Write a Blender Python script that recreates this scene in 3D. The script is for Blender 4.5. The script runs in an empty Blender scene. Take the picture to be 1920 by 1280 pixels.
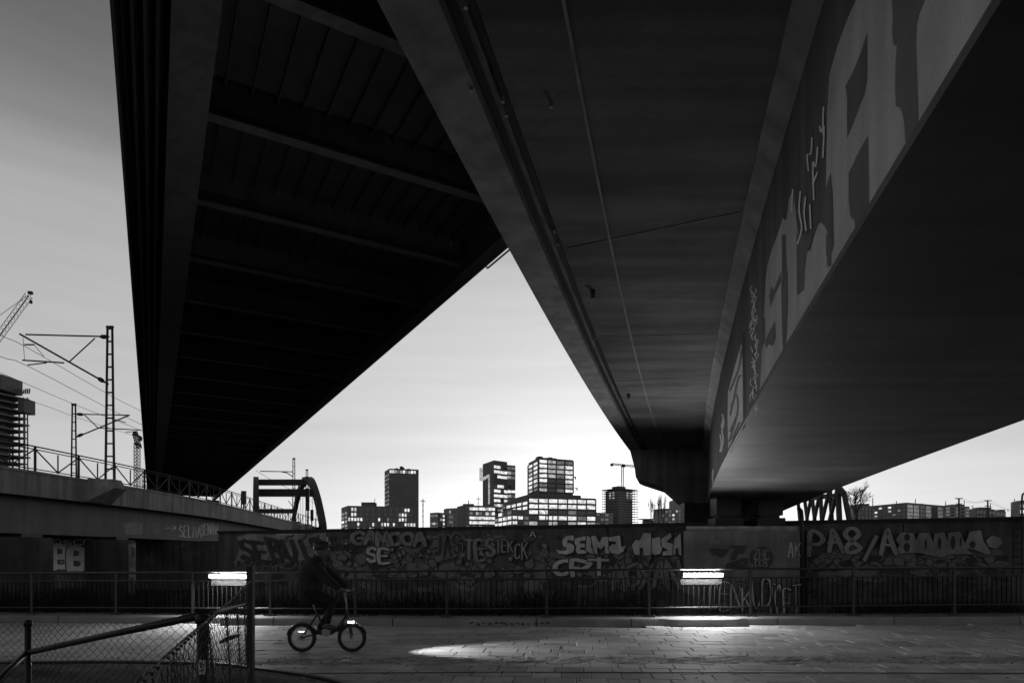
import bpy, bmesh, math, random
from mathutils import Vector, Matrix, noise
R = math.radians
rnd = random.Random(7)
sc = bpy.context.scene
C = sc.collection

# ------------------------------------------------------------------ camera
F, CX, HZ, EYE = 1200.0, 960.0, 1040.0, 1.6       # focal length / principal column / horizon row of the 1920 px photograph
cam = bpy.data.cameras.new('camera')
cam.sensor_width = 36; cam.lens = F/1920*36
cam.shift_y = (HZ-640)/1920
cam.clip_start = 0.05; cam.clip_end = 6000
co = bpy.data.objects.new('camera', cam); C.objects.link(co)
co.location = (0, 0, EYE); co.rotation_euler = (R(90), 0, 0)
sc.camera = co

# ------------------------------------------------------------------ sky (dusk, monochrome)
W = bpy.data.worlds.new('World'); sc.world = W; W.use_nodes = True
nt = W.node_tree; N = nt.nodes; L = nt.links
for n in list(N): N.remove(n)
wo = N.new('ShaderNodeOutputWorld'); bg = N.new('ShaderNodeBackground')
sky = N.new('ShaderNodeTexSky'); sky.sky_type = 'NISHITA'; sky.sun_disc = False
sky.sun_elevation = R(3.0); sky.sun_rotation = R(8.0); sky.air_density = 1.0; sky.dust_density = 0.6; sky.ozone_density = 1.0
bw = N.new('ShaderNodeRGBToBW'); gm = N.new('ShaderNodeMath'); gm.operation = 'POWER'; gm.inputs[1].default_value = 0.50
tc = N.new('ShaderNodeTexCoord'); mp = N.new('ShaderNodeMapping'); mp.inputs['Scale'].default_value = (1.2, 1.2, 20)
mp.inputs['Rotation'].default_value = (R(2), R(-3), 0)
cl = N.new('ShaderNodeTexNoise'); cl.inputs['Scale'].default_value = 2.2; cl.inputs['Detail'].default_value = 5
cr = N.new('ShaderNodeMapRange'); cr.inputs[1].default_value = .35; cr.inputs[2].default_value = .7; cr.inputs[3].default_value = 1.02; cr.inputs[4].default_value = 0.945
mu = N.new('ShaderNodeMath'); mu.operation = 'MULTIPLY'
L.new(sky.outputs[0], bw.inputs[0]); L.new(bw.outputs[0], gm.inputs[0])
L.new(tc.outputs['Generated'], mp.inputs[0]); L.new(mp.outputs[0], cl.inputs['Vector']); L.new(cl.outputs[0], cr.inputs[0])
sx = N.new('ShaderNodeSeparateXYZ'); el = N.new('ShaderNodeFloatCurve')   # dusk sky thins out overhead
cv = el.mapping.curves[0]; pts_ = [(0, .80), (.18, .79), (.28, .84), (.38, .86), (.5, .50), (.6, .32), (1, .18)]
cv.points[0].location = pts_[0]; cv.points[1].location = pts_[-1]
for p_ in pts_[1:-1]: cv.points.new(*p_)
el.mapping.update()
m2_ = N.new('ShaderNodeMath'); m2_.operation = 'MULTIPLY'
L.new(tc.outputs['Generated'], sx.inputs[0]); L.new(sx.outputs[2], el.inputs['Value']); L.new(gm.outputs[0], m2_.inputs[0]); L.new(el.outputs[0], m2_.inputs[1])
L.new(m2_.outputs[0], mu.inputs[0]); L.new(cr.outputs[0], mu.inputs[1]); L.new(mu.outputs[0], bg.inputs[0])
bg.inputs[1].default_value = 0.45
L.new(bg.outputs[0], wo.inputs[0])
TUBE = 400.0                                       # radiance of the two lit tubes
sc.view_settings.view_transform = 'Standard'; sc.view_settings.look = 'None'
sc.view_settings.exposure = 0.0; sc.view_settings.gamma = 1.0
sc.view_settings.use_curve_mapping = False
sc.cycles.max_bounces = 8; sc.cycles.diffuse_bounces = 5
sc.cycles.sample_clamp_indirect = 4.0
sc.cycles.use_denoising = True

# ------------------------------------------------------------------ materials
def mat(name, col, rough=.8, var=.25, scale=1.5, bump=.0, bscale=40, streak=0.0, metal=0.0, rand=0.0, spec=.3, fine=.0, board=.0):
    m = bpy.data.materials.new(name); m.use_nodes = True
    t = m.node_tree; n = t.nodes; l = t.links
    b = n['Principled BSDF']
    b.inputs['Roughness'].default_value = rough; b.inputs['Metallic'].default_value = metal
    b.inputs['Specular IOR Level'].default_value = spec
    g = n.new('ShaderNodeNewGeometry')
    nz = n.new('ShaderNodeTexNoise'); nz.inputs['Scale'].default_value = scale; nz.inputs['Detail'].default_value = 8; nz.inputs['Roughness'].default_value = .65
    l.new(g.outputs['Position'], nz.inputs['Vector'])
    mr = n.new('ShaderNodeMapRange'); mr.inputs[1].default_value = .3; mr.inputs[2].default_value = .7
    mr.inputs[3].default_value = 1-var; mr.inputs[4].default_value = 1+var
    l.new(nz.outputs[0], mr.inputs[0]); f = mr.outputs[0]
    def mul(a, bb):
        x = n.new('ShaderNodeMath'); x.operation = 'MULTIPLY'; l.new(a, x.inputs[0]); l.new(bb, x.inputs[1]); return x.outputs[0]
    if streak:
        mp = n.new('ShaderNodeMapping'); mp.inputs['Scale'].default_value = (2.6, 2.6, .16)
        s = n.new('ShaderNodeTexNoise'); s.inputs['Scale'].default_value = 1.6; s.inputs['Detail'].default_value = 6
        l.new(g.outputs['Position'], mp.inputs[0]); l.new(mp.outputs[0], s.inputs['Vector'])
        r2 = n.new('ShaderNodeMapRange'); r2.inputs[1].default_value = .35; r2.inputs[2].default_value = .68; r2.inputs[3].default_value = 1-streak; r2.inputs[4].default_value = 1+streak*.6
        l.new(s.outputs[0], r2.inputs[0]); f = mul(f, r2.outputs[0])
    if board:                                   # broad soft bands across the bridge left by the formwork
        mp = n.new('ShaderNodeMapping'); mp.inputs['Scale'].default_value = (.22, 2.4, .22); mp.inputs['Rotation'].default_value = (0, 0, .25)
        s = n.new('ShaderNodeTexNoise'); s.inputs['Scale'].default_value = 1.3; s.inputs['Detail'].default_value = 7
        l.new(g.outputs['Position'], mp.inputs[0]); l.new(mp.outputs[0], s.inputs['Vector'])
        r2 = n.new('ShaderNodeMapRange'); r2.inputs[1].default_value = .36; r2.inputs[2].default_value = .66; r2.inputs[3].default_value = 1-board; r2.inputs[4].default_value = 1+board
        l.new(s.outputs[0], r2.inputs[0]); f = mul(f, r2.outputs[0])
    if fine:
        s = n.new('ShaderNodeTexNoise'); s.inputs['Scale'].default_value = 90; s.inputs['Detail'].default_value = 3
        l.new(g.outputs['Position'], s.inputs['Vector'])
        r2 = n.new('ShaderNodeMapRange'); r2.inputs[1].default_value = .3; r2.inputs[2].default_value = .7; r2.inputs[3].default_value = 1-fine; r2.inputs[4].default_value = 1+fine
        l.new(s.outputs[0], r2.inputs[0]); f = mul(f, r2.outputs[0])
    if rand:
        oi = n.new('ShaderNodeObjectInfo'); r3 = n.new('ShaderNodeMapRange'); r3.inputs[3].default_value = 1-rand; r3.inputs[4].default_value = 1+rand
        l.new(oi.outputs['Random'], r3.inputs[0]); f = mul(f, r3.outputs[0])
    k = n.new('ShaderNodeMath'); k.operation = 'MULTIPLY'; k.inputs[1].default_value = col; l.new(f, k.inputs[0])
    cc = n.new('ShaderNodeCombineColor'); 
    for i in range(3): l.new(k.outputs[0], cc.inputs[i])
    l.new(cc.outputs[0], b.inputs['Base Color'])
    if bump:
        bz = n.new('ShaderNodeTexNoise'); bz.inputs['Scale'].default_value = bscale; bz.inputs['Detail'].default_value = 6
        l.new(g.outputs['Position'], bz.inputs['Vector'])
        bp = n.new('ShaderNodeBump'); bp.inputs['Strength'].default_value = bump; bp.inputs['Distance'].default_value = .02
        l.new(bz.outputs[0], bp.inputs['Height']); l.new(bp.outputs[0], b.inputs['Normal'])
    return m
def emit(name, s, mottled=False, scale=.55):
    m = bpy.data.materials.new(name); m.use_nodes = True
    t = m.node_tree; n = t.nodes; l = t.links; b = n['Principled BSDF']
    b.inputs['Base Color'].default_value = (.05, .05, .05, 1); b.inputs['Roughness'].default_value = .2
    b.inputs['Emission Color'].default_value = (1, 1, 1, 1); b.inputs['Emission Strength'].default_value = s
    if mottled:
        g = n.new('ShaderNodeNewGeometry'); mp = n.new('ShaderNodeMapping'); mp.inputs['Scale'].default_value = (1, 1, 1.6)
        z = n.new('ShaderNodeTexNoise'); z.inputs['Scale'].default_value = scale; z.inputs['Detail'].default_value = 5; z.inputs['Roughness'].default_value = .7
        l.new(g.outputs['Position'], mp.inputs[0]); l.new(mp.outputs[0], z.inputs['Vector'])
        r = n.new('ShaderNodeMapRange'); r.inputs[1].default_value = .33; r.inputs[2].default_value = .6; r.inputs[3].default_value = s*.25; r.inputs[4].default_value = s
        l.new(z.outputs[0], r.inputs[0]); l.new(r.outputs[0], b.inputs['Emission Strength'])
        m.cycles.emission_sampling = 'NONE'
    return m
M = dict(
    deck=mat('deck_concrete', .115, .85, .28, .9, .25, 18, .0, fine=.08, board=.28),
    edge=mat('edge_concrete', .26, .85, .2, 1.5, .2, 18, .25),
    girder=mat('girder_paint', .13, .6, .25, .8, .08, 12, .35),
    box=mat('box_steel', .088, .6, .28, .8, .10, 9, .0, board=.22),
    paint_l=mat('pale_paint', .48, .7, .22, 1.2, .05, 30, .15, fine=.1),
    paint_m=mat('mid_paint', .24, .7, .3, 1.5, streak=.2, fine=.12),
    paint_p=mat('chalky_paint', .30, .7, .35, 1.2, streak=.2),
    web_d=mat('worn_dark_paint', .14, .7, .25, 1.5, streak=.15),
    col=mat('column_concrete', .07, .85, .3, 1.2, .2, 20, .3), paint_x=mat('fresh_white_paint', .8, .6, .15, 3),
    paint_b=mat('faded_paint', .17, .7, .2, 2.0),
    paint_d=mat('dark_paint', .045, .6, .2, 2.0),
    paint_w=mat('white_paint', .55, .6, .35, 1.2, streak=.3, fine=.12),
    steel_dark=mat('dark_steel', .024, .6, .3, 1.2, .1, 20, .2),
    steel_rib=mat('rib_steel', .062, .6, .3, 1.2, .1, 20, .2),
    wall=mat('retaining_concrete', .105, .85, .35, .8, .2, 20, .35),
    pier=mat('pier_concrete', .14, .8, .25, 1.2, .2, 20, .25),
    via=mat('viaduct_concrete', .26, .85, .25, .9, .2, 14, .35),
    viag=mat('viaduct_girder_paint', .15, .7, .15, .7, .1, 14, .15),
    road=mat('road_concrete', .13, .55, .35, .5, .3, 30),
    slab=mat('slab_concrete', .29, .72, .30, .9, .35, 45, rand=.26, spec=.3, fine=.15),
    joint=mat('joint_dirt', .03, .95, .3, 6, .4, 60),
    dirt=mat('rubble_dirt', .22, .8, .45, 7, .9, 35, fine=.2),
    kerb=mat('kerb_concrete', .20, .7, .25, 1.4, .3, 40, rand=.1),
    soil=mat('soil', .035, .95, .5, 4, .9, 30),
    ground=mat('waste_ground', .05, .95, .4, 1, .6, 10),
    rail=mat('railing_steel', .018, .36, .25, 3, spec=.5),
    bar=mat('baluster_steel', .010, .8, .25, 3, spec=.05),
    black=mat('black_metal', .025, .45, .2, 4),
    house=mat('lamp_housing', .012, .5, .1, 4),
    post=mat('fence_steel', .016, .5, .2, 6),
    wire=mat('wire_steel', .06, .45, .2, 6, metal=.5),
    sticker=mat('sticker_paper', .5, .7, .1, 10),
    mast=mat('mast_steel', .04, .7, .15, 1),
    arch=mat('arch_steel', .06, .7, .15, 1),
    b1=mat('facade_dark', .16, .7, .15, .05), b2=mat('facade_grey', .24, .7, .15, .05), b3=mat('facade_black', .10, .6, .15, .05),
    glass=mat('dark_glass', .05, .15, .3, .2, spec=.8),
    lit=emit('lit_window', 1.15, True), lit2=emit('dim_window', .5, True), lit3=emit('faint_window', .16, True),
    twig=mat('bark', .05, .9, .2, 3), stem=mat('dry_stem', .022, .9, .4, 3, rand=.2, spec=.05),
    tube=emit('lit_tube', TUBE), light=emit('bike_light', 6.0), refl=emit('glowing_reflector', 1.6),
    cloth=mat('dark_jacket', .022, .85, .3, 14, .3, 60), jeans=mat('dark_trousers', .012, .9, .3, 14, .3, 60),
    skin=mat('skin', .11, .6, .1, 10), shoe=mat('shoe', .05, .6, .2, 10), helm=mat('helmet_shell', .03, .4, .1, 8),
    tyre=mat('tyre', .02, .85, .2, 20, .3, 90), rim=mat('rim_metal', .25, .35, .1, 10, metal=.8),
)

# ------------------------------------------------------------------ mesh helpers
class MB:
    def __init__(s): s.v = []; s.f = []
    def add(s, vs, fs):
        o = len(s.v); s.v += [Vector(p) for p in vs]; s.f += [tuple(i+o for i in f) for f in fs]
    def quad(s, a, b, c, d): s.add([a, b, c, d], [(0, 1, 2, 3)])
    def box(s, c, size, rz=0, rx=0, ry=0):
        x, y, z = (k/2 for k in size); m = Matrix.Rotation(rz, 3, 'Z') @ Matrix.Rotation(ry, 3, 'Y') @ Matrix.Rotation(rx, 3, 'X')
        c = Vector(c)
        s.add([c + m @ Vector((i*x, j*y, k*z)) for k in (-1, 1) for j in (-1, 1) for i in (-1, 1)],
              [(0, 2, 3, 1), (4, 5, 7, 6), (0, 1, 5, 4), (2, 6, 7, 3), (0, 4, 6, 2), (1, 3, 7, 5)])
    def prism(s, poly, z0, z1):
        n = len(poly); s.add([(p[0], p[1], z0) for p in poly] + [(p[0], p[1], z1) for p in poly],
            [tuple(range(n-1, -1, -1)), tuple(range(n, 2*n))] + [(i, (i+1) % n, n+(i+1) % n, n+i) for i in range(n)])
    def loft(s, rings, cap=True, closed=True):
        n = len(rings[0]); vs = [p for r in rings for p in r]; fs = []
        for k in range(len(rings)-1):
            for i in range(n if closed else n-1):
                j = (i+1) % n; fs.append((k*n+i, k*n+j, (k+1)*n+j, (k+1)*n+i))
        if cap and closed: fs += [tuple(range(n-1, -1, -1)), tuple(range((len(rings)-1)*n, len(rings)*n))]
        s.add(vs, fs)
    def tube(s, pts, r, n=6, loop=False):
        pts = [Vector(p) for p in pts]; rs = r if isinstance(r, (list, tuple)) else [r]*len(pts)
        rings = []; up = None; m = len(pts)
        for i, p in enumerate(pts):
            a = pts[(i-1) % m] if (loop or i) else p; b = pts[(i+1) % m] if (loop or i < m-1) else p
            t = (b-a).normalized()
            if up is None:
                up = Vector((0, 0, 1)) if abs(t.z) < .9 else Vector((1, 0, 0))
            x = t.cross(up)
            if x.length < 1e-5: x = t.cross(Vector((0, 1, 0.3)))
            x.normalize(); y = x.cross(t); up = y
            rings.append([p + (x*math.cos(2*math.pi*k/n) + y*math.sin(2*math.pi*k/n))*rs[i] for k in range(n)])
        if loop: rings.append(rings[0])
        s.loft(rings, cap=not loop)
    def bar(s, a, b, w, h=None):
        a = Vector(a); b = Vector(b); h = h or w; t = (b-a).normalized()
        up = Vector((0, 0, 1)) if abs(t.z) < .95 else Vector((0, 1, 0))
        x = t.cross(up).normalized()*w/2; y = x.cross(t).normalized()*h/2
        s.loft([[a-x-y, a+x-y, a+x+y, a-x+y], [b-x-y, b+x-y, b+x+y, b-x+y]])
    def ball(s, c, r, n=10, sq=(1, 1, 1)):
        c = Vector(c); rings = []
        for i in range(1, n):
            a = math.pi*i/n
            rings.append([c + Vector((math.sin(a)*math.cos(2*math.pi*k/(n*2))*sq[0], math.sin(a)*math.sin(2*math.pi*k/(n*2))*sq[1], -math.cos(a)*sq[2]))*r for k in range(n*2)])
        s.loft(rings)
    def mesh(s, name, m, smooth=False):
        me = bpy.data.meshes.new(name); me.from_pydata([tuple(v) for v in s.v], [], s.f); me.update()
        bm = bmesh.new(); bm.from_mesh(me); bmesh.ops.recalc_face_normals(bm, faces=bm.faces); bm.to_mesh(me); bm.free()
        if m: me.materials.append(m)
        if smooth:
            for p in me.polygons: p.use_smooth = True
        return me
def link(name, me, parent=None, loc=(0, 0, 0)):
    o = bpy.data.objects.new(name, me); C.objects.link(o)
    o.location = loc
    if parent is not None:
        o.parent = parent; o.matrix_parent_inverse = Matrix.Translation(-Vector(parent.location))
    return o
def obj(name, mb, m, parent=None, smooth=False, kind=None, label=None):
    o = link(name, mb.mesh(name, m, smooth), parent)
    if kind: o['kind'] = kind
    if label: o['label'] = label
    return o
def tag(o, label, cat, group=None):
    o['label'] = label; o['category'] = cat
    if group: o['group'] = group
    return o
def thing(name, loc, label, cat, group=None):
    o = bpy.data.objects.new(name, None); C.objects.link(o); o.location = loc; o.empty_display_size = .2
    return tag(o, label, cat, group)
def at(px, py, Y): return Vector(((px-CX)/F*Y, Y, EYE+(HZ-py)/F*Y))
def interp(tab, x):
    if x <= tab[0][0]: return tab[0][1] + (x-tab[0][0])*(tab[1][1]-tab[0][1])/(tab[1][0]-tab[0][0])
    for (a, b), (c, d) in zip(tab, tab[1:]):
        if x <= c: return b+(d-b)*(x-a)/(c-a)
    (a, b), (c, d) = tab[-2:]
    return d+(x-c)*(d-b)/(c-a)
def smooth_pts(p, k=4):
    out = []; n = len(p)
    for i in range(n-1):
        a, b, c, d = p[max(i-1, 0)], p[i], p[i+1], p[min(i+2, n-1)]
        for j in range(k):
            t = j/k
            out.append(tuple(.5*((2*b[q])+(-a[q]+c[q])*t+(2*a[q]-5*b[q]+4*c[q]-d[q])*t*t+(-a[q]+3*b[q]-3*c[q]+d[q])*t**3) for q in range(len(b))))
    return out+[tuple(p[-1])]

# ------------------------------------------------------------------ lettering: brush strokes on a surface
GL = dict(
 A=[[(0,0),(.3,.7),(.5,1),(.7,.7),(1,0)],[(.2,.38),(.8,.38)]], B=[[(0,0),(0,1),(.6,1),(.85,.78),(.6,.54),(.05,.52)],[(.05,.52),(.7,.5),(1,.25),(.7,0),(0,0)]],
 C=[[(1,.85),(.6,1),(.1,.8),(0,.45),(.2,.08),(.6,0),(1,.15)]], D=[[(0,0),(0,1),(.55,.98),(.95,.6),(.9,.3),(.5,.02),(0,0)]],
 E=[[(1,1),(0,1),(0,0),(1,0)],[(0,.52),(.8,.52)]], F=[[(1,1),(0,1),(0,0)],[(0,.52),(.8,.52)]],
 G=[[(1,.85),(.6,1),(.1,.8),(0,.45),(.2,.08),(.6,0),(1,.15),(1,.48),(.55,.48)]], H=[[(0,0),(0,1)],[(1,0),(1,1)],[(0,.5),(1,.5)]],
 I=[[(.5,0),(.5,1)]], J=[[(.8,1),(.8,.25),(.5,0),(.1,.15)]], K=[[(0,0),(0,1)],[(1,1),(.05,.45)],[(.25,.62),(1,0)]], L=[[(0,1),(0,0),(1,0)]],
 M=[[(0,0),(.12,1),(.5,.3),(.88,1),(1,0)]], N=[[(0,0),(0,1),(1,0),(1,1)]], O=[[(.5,1),(.08,.8),(0,.45),(.2,.06),(.6,0),(.95,.25),(1,.65),(.8,.95),(.5,1)]],
 P=[[(0,0),(0,1),(.6,1),(1,.75),(.6,.45),(.05,.45)]], R=[[(0,0),(0,1),(.6,1),(.95,.76),(.6,.5),(.05,.5)],[(.4,.5),(1,0)]],
 S=[[(.98,.86),(.6,1),(.12,.9),(.08,.64),(.5,.52),(.92,.38),(.9,.1),(.45,0),(.02,.14)]], T=[[(0,1),(1,1)],[(.5,1),(.5,0)]],
 U=[[(0,1),(.05,.25),(.4,0),(.8,.1),(1,.4),(1,1)]], V=[[(0,1),(.5,0),(1,1)]], W=[[(0,1),(.2,0),(.5,.7),(.8,0),(1,1)]], Y=[[(0,1),(.5,.5),(1,1)],[(.5,.5),(.5,0)]],
 X=[[(0,0),(1,1)],[(0,1),(1,0)]], Z=[[(0,1),(1,1),(0,0),(1,0)]])
GL['>'] = [[(0,.5),(1,.5)],[(.65,.85),(1,.5),(.65,.15)]]
GL['8'] = [[(.5,.55),(.1,.75),(.3,1),(.75,1),(.95,.78),(.5,.55),(.05,.3),(.2,0),(.7,0),(1,.25),(.5,.55)]]
GL['/'] = [[(.2,-.1),(.9,.75)]]
GL['4'] = [[(.7,0),(.7,1),(0,.35),(1,.35)]]
def strip(mb, pts, w, proj, off, taper=1.0):
    """one brush stroke: a flat ribbon of pixel width w whose points are put on the surface by proj(px, py, off)"""
    n = len(pts)
    if n < 2: return
    vs = []
    closed = (Vector(pts[0])-Vector(pts[-1])).length < 1e-6
    for i in range(n):
        p = Vector(pts[i]); a = Vector(pts[i-1]) if i else (Vector(pts[-2]) if closed else None); b = Vector(pts[i+1]) if i < n-1 else (Vector(pts[1]) if closed else None)
        d1 = (p-a).normalized() if a is not None else None; d2 = (b-p).normalized() if b is not None else None
        if d1 is None: d1 = d2
        if d2 is None: d2 = d1
        t = (d1+d2)
        t = t.normalized() if t.length > 1e-4 else d1
        nn = Vector((-t.y, t.x)); k = 1/max(.6, nn.dot(Vector((-d1.y, d1.x))))
        q = p
        if not closed and i == 0: q = p-d2*w*.45
        if not closed and i == n-1: q = p+d1*w*.45
        ww = w*(.72+.45*abs(t.y))*(taper if i in (0, n-1) and not closed else 1)
        vs += [q+nn*ww/2*k, q-nn*ww/2*k]
    mb.add([proj(v.x, v.y, off) for v in vs], [(2*i, 2*i+1, 2*i+3, 2*i+2) for i in range(n-1)])
def word(parent, proj, text, box, fill, outline=None, w=5, ow=3, slant=0, wob=1.0, curvy=True, off=.006, seed=0, dy=0, name='graffiti', gap=.28, label=None):
    """a painted word; box = x0, y0, x1, y1 (top, bottom) in photograph pixels, laid on the surface"""
    r = random.Random(seed+len(text)); x0, y0, x1, y1 = box
    n = len(text); cw = (x1-x0)/n
    f = MB(); o = MB(); k = 0
    for i, ch in enumerate(text):
        if ch not in GL: continue
        sc_ = 1+r.uniform(-.08, .08)*wob; ky = r.uniform(-.06, .06)*wob*(y1-y0); rot = r.uniform(-.08, .08)*wob
        for st in GL[ch]:
            pts = []
            for (a, b) in st:
                a += r.uniform(-.04, .04)*wob; b += r.uniform(-.03, .03)*wob
                px = x0+cw*(i+gap/2+(1-gap)*(a+rot*(b-.5))) + slant*(b-.5)*(y1-y0)
                py = y1-(y1-y0)*b*sc_+ky+dy*i
                pts.append((px, py))
            if len(st) > 2 and st[0] == st[-1]: pts[-1] = pts[0]
            if curvy and len(pts) > 2: pts = smooth_pts(pts, 3)
            if outline: strip(o, pts, w+ow*2, proj, off+.006*i+.0006*len([1 for q_ in GL[ch] if GL[ch].index(q_) < GL[ch].index(st)]), 1)
            strip(f, pts, w, proj, (off+.006*i+.003+.0006*GL[ch].index(st)) if outline else off+.0012*k, .8)
            k += 1
    if outline: obj(name, o, outline, parent)
    return obj(name, f, fill, parent, label=label)
def bubbles(parent, proj, box, n, fill, outline, size=(5, 14), seed=1, off=.03):
    r = random.Random(seed); f = MB(); o = MB(); x0, y0, x1, y1 = box
    for k in range(n):
        cx, cy = r.uniform(x0, x1), r.uniform(y0, y1); s = r.uniform(*size); q = r.randint(5, 8); pts = []; ph = r.uniform(0, 6)
        for j in range(q):
            a = 2*math.pi*j/q+ph; rr = s*r.uniform(.45, 1.1); pts.append((min(max(cx+math.cos(a)*rr, x0), x1), min(max(cy+math.sin(a)*rr*.9, y0), y1)))
        sm = smooth_pts(pts+[pts[0]], 3); sm[-1] = sm[0]
        sm = [p for i, p in enumerate(sm) if i == 0 or (Vector(p)-Vector(sm[i-1])).length > .3]
        patch(f, sm[:-1], proj, off+.0005*k); strip(o, sm, r.uniform(1, 2.2), proj, off+.0005*k+.0002)
    obj('paint_patch', f, fill, parent, kind='stuff'); obj('paint_scribble', o, outline, parent, kind='stuff')
def patch(mb, pts, proj, off): mb.add([proj(x, y, off) for x, y in pts], [tuple(range(len(pts)))])
def scribbles(parent, proj, box, n, m, wr=(1, 3), seed=1, name='paint_scribble', off=.004, L_=(10, 40)):
    r = random.Random(seed); mb = MB(); x0, y0, x1, y1 = box
    for k in range(n):
        x, y = r.uniform(x0, x1), r.uniform(y0, y1); a = r.uniform(0, 6.3); pts = [(x, y)]; l = r.uniform(*L_)
        for j in range(r.randint(3, 7)):
            a += r.uniform(-1.6, 1.6); x += math.cos(a)*l/5; y += math.sin(a)*l/5*.8
            pts.append((min(max(x, x0), x1), min(max(y, y0), y1)))
        pts = [p for i, p in enumerate(pts) if i == 0 or (Vector(p)-Vector(pts[i-1])).length > .5]
        if len(pts) > 2: strip(mb, smooth_pts(pts, 3), r.uniform(*wr), proj, off+.0004*(k % 40))
    return obj(name, mb, m, parent, kind='stuff')
def blotches(parent, proj, box, n, m, size=(6, 25), seed=1, off=.002, name='paint_patch'):
    r = random.Random(seed); mb = MB(); x0, y0, x1, y1 = box
    for k in range(n):
        cx, cy = r.uniform(x0, x1), r.uniform(y0, y1); s = r.uniform(*size); q = r.randint(7, 11)
        pts = []
        for j in range(q):
            a = 2*math.pi*j/q; rr = s*r.uniform(.5, 1)
            pts.append((min(max(cx+math.cos(a)*rr*1.4, x0), x1), min(max(cy+math.sin(a)*rr*.7, y0), y1)))
        patch(mb, pts, proj, off+.0001*k)
    return obj(name, mb, m, parent, kind='stuff')
def plane_proj(p0, e):
    """vertical plane through p0 along e; returns proj(px, py, off)"""
    e = Vector((e[0], e[1], 0)).normalized(); n = Vector((e.y, -e.x, 0)); p0 = Vector(p0)
    if n.y > 0: n = -n
    def f(px, py, off=0):
        d = Vector(((px-CX)/F, 1, (HZ-py)/F)); o = Vector((0, 0, EYE))
        t = (p0-o).dot(n)/d.dot(n)
        return o+d*t+n*off
    return f

# ================================================================== SETTING: ground, road, kerb
g = MB(); g.box((0, 1200, -.9), (5000, 5000, 1)); go = obj('ground', g, M['ground'], kind='structure')
YK = [(-40, 21), (-20, 17.6), (-14, 16.6), (-6.5, 15.4), (-3, 14.75), (0, 14.42), (3, 14.5), (6, 14.7), (12, 15.1), (22, 15.9), (40, 17.6)]
def yk(x): return interp(YK, x)
def rz(x): return .008*min(x, 0)
xs = [-40+i*1.0 for i in range(81)]
rb = MB()
rb.loft([[(x, -14, rz(x)-.045), (x, yk(x)+.1, rz(x)-.045), (x, yk(x)+.1, -.5), (x, -14, -.5)] for x in xs])
road = obj('road', rb, M['joint'], kind='structure')
# paving slabs: every slab on show is a piece of its own, the rest of the sheet is one mass
ca, sa = math.cos(.10), math.sin(.10)
def pv(u, v): return (u*ca+v*sa, -u*sa+v*ca)       # rows run very slightly across the view
def make_slab(w, d):
    mb = MB(); b = .008
    mb.loft([[(-w/2, -d/2, -.05), (w/2, -d/2, -.05), (w/2, d/2, -.05), (-w/2, d/2, -.05)], [(-w/2, -d/2, -b), (w/2, -d/2, -b), (w/2, d/2, -b), (-w/2, d/2, -b)],
             [(-w/2+b, -d/2+b, 0), (w/2-b, -d/2+b, 0), (w/2-b, d/2-b, 0), (-w/2+b, d/2-b, 0)]])
    return mb
cand = []
def lay(v0, v1, sw, sd, test):
    nrow = int((v1-v0)/sd)
    for j in range(nrow):
        for i in range(int(70/sw)):
            u = -35+(i+.5*(j % 2)+ (.25 if j % 3 == 0 else 0))*sw; v = v0+(j+.5)*sd; x, y = pv(u, v)
            if test(x, y): cand.append((x, y, sw-.009, sd-.009))
lay(8.0, 19, .56, .42, lambda x, y: y > 9.75 and y < yk(x)-.2)
lay(4, 12, .40, .40, lambda x, y: y < 9.75 and y > 4.5)
bed_px = [(-300, 1247), (0, 1246), (200, 1244), (400, 1247), (475, 1256), (560, 1267), (640, 1284), (720, 1320), (800, 1420)]
bed = [((px-CX)/F*(EYE*F/(py-HZ)), EYE*F/(py-HZ)) for px, py in bed_px]
def in_bed(x, y):
    px = CX+F*x/y; py = HZ+EYE*F/y
    return px < 800 and py > interp(bed_px, px)-1
inview = [c for c in cand if abs(c[0]/c[1]) < .83 and c[1] > 7.7 and not in_bed(c[0], c[1])]
rest = [c for c in cand if c not in set(inview) and not in_bed(c[0], c[1]) and c[1] > 3]
inview.sort(key=lambda c: c[1])
far = [c for c in inview if c[1] > 9.6]; near = [c for c in inview if c[1] <= 9.6]
far.sort(key=lambda c: (c[0]-1.0)**2*.35+(c[1]-10.3)**2*2)       # the ones the lamps pick out
pick = near[:90]+far[:200]
pset = set(pick); restall = rest+[c for c in inview if c not in pset]
meshes = {}
for (x, y, w, d) in pick:
    k = (w, d)
    if k not in meshes: meshes[k] = make_slab(w, d).mesh('paving_slab', M['slab'])
    o = link('paving_slab', meshes[k], road, (x, y, rz(x)+rnd.uniform(-.004, .004)))
    o.rotation_euler = (rnd.gauss(0, .004), rnd.gauss(0, .004), -.10+rnd.gauss(0, .006))
mb = MB()
for (x, y, w, d) in restall:
    mm = make_slab(w, d); q = Matrix.Translation((x, y, rz(x)+rnd.uniform(-.004, .004))) @ Matrix.Rotation(-.10, 4, 'Z') @ Matrix.Rotation(rnd.gauss(0, .004), 4, 'X')
    mb.add([q @ v for v in mm.v], mm.f)
obj('paving_slabs', mb, M['slab'], road, kind='stuff')
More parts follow.
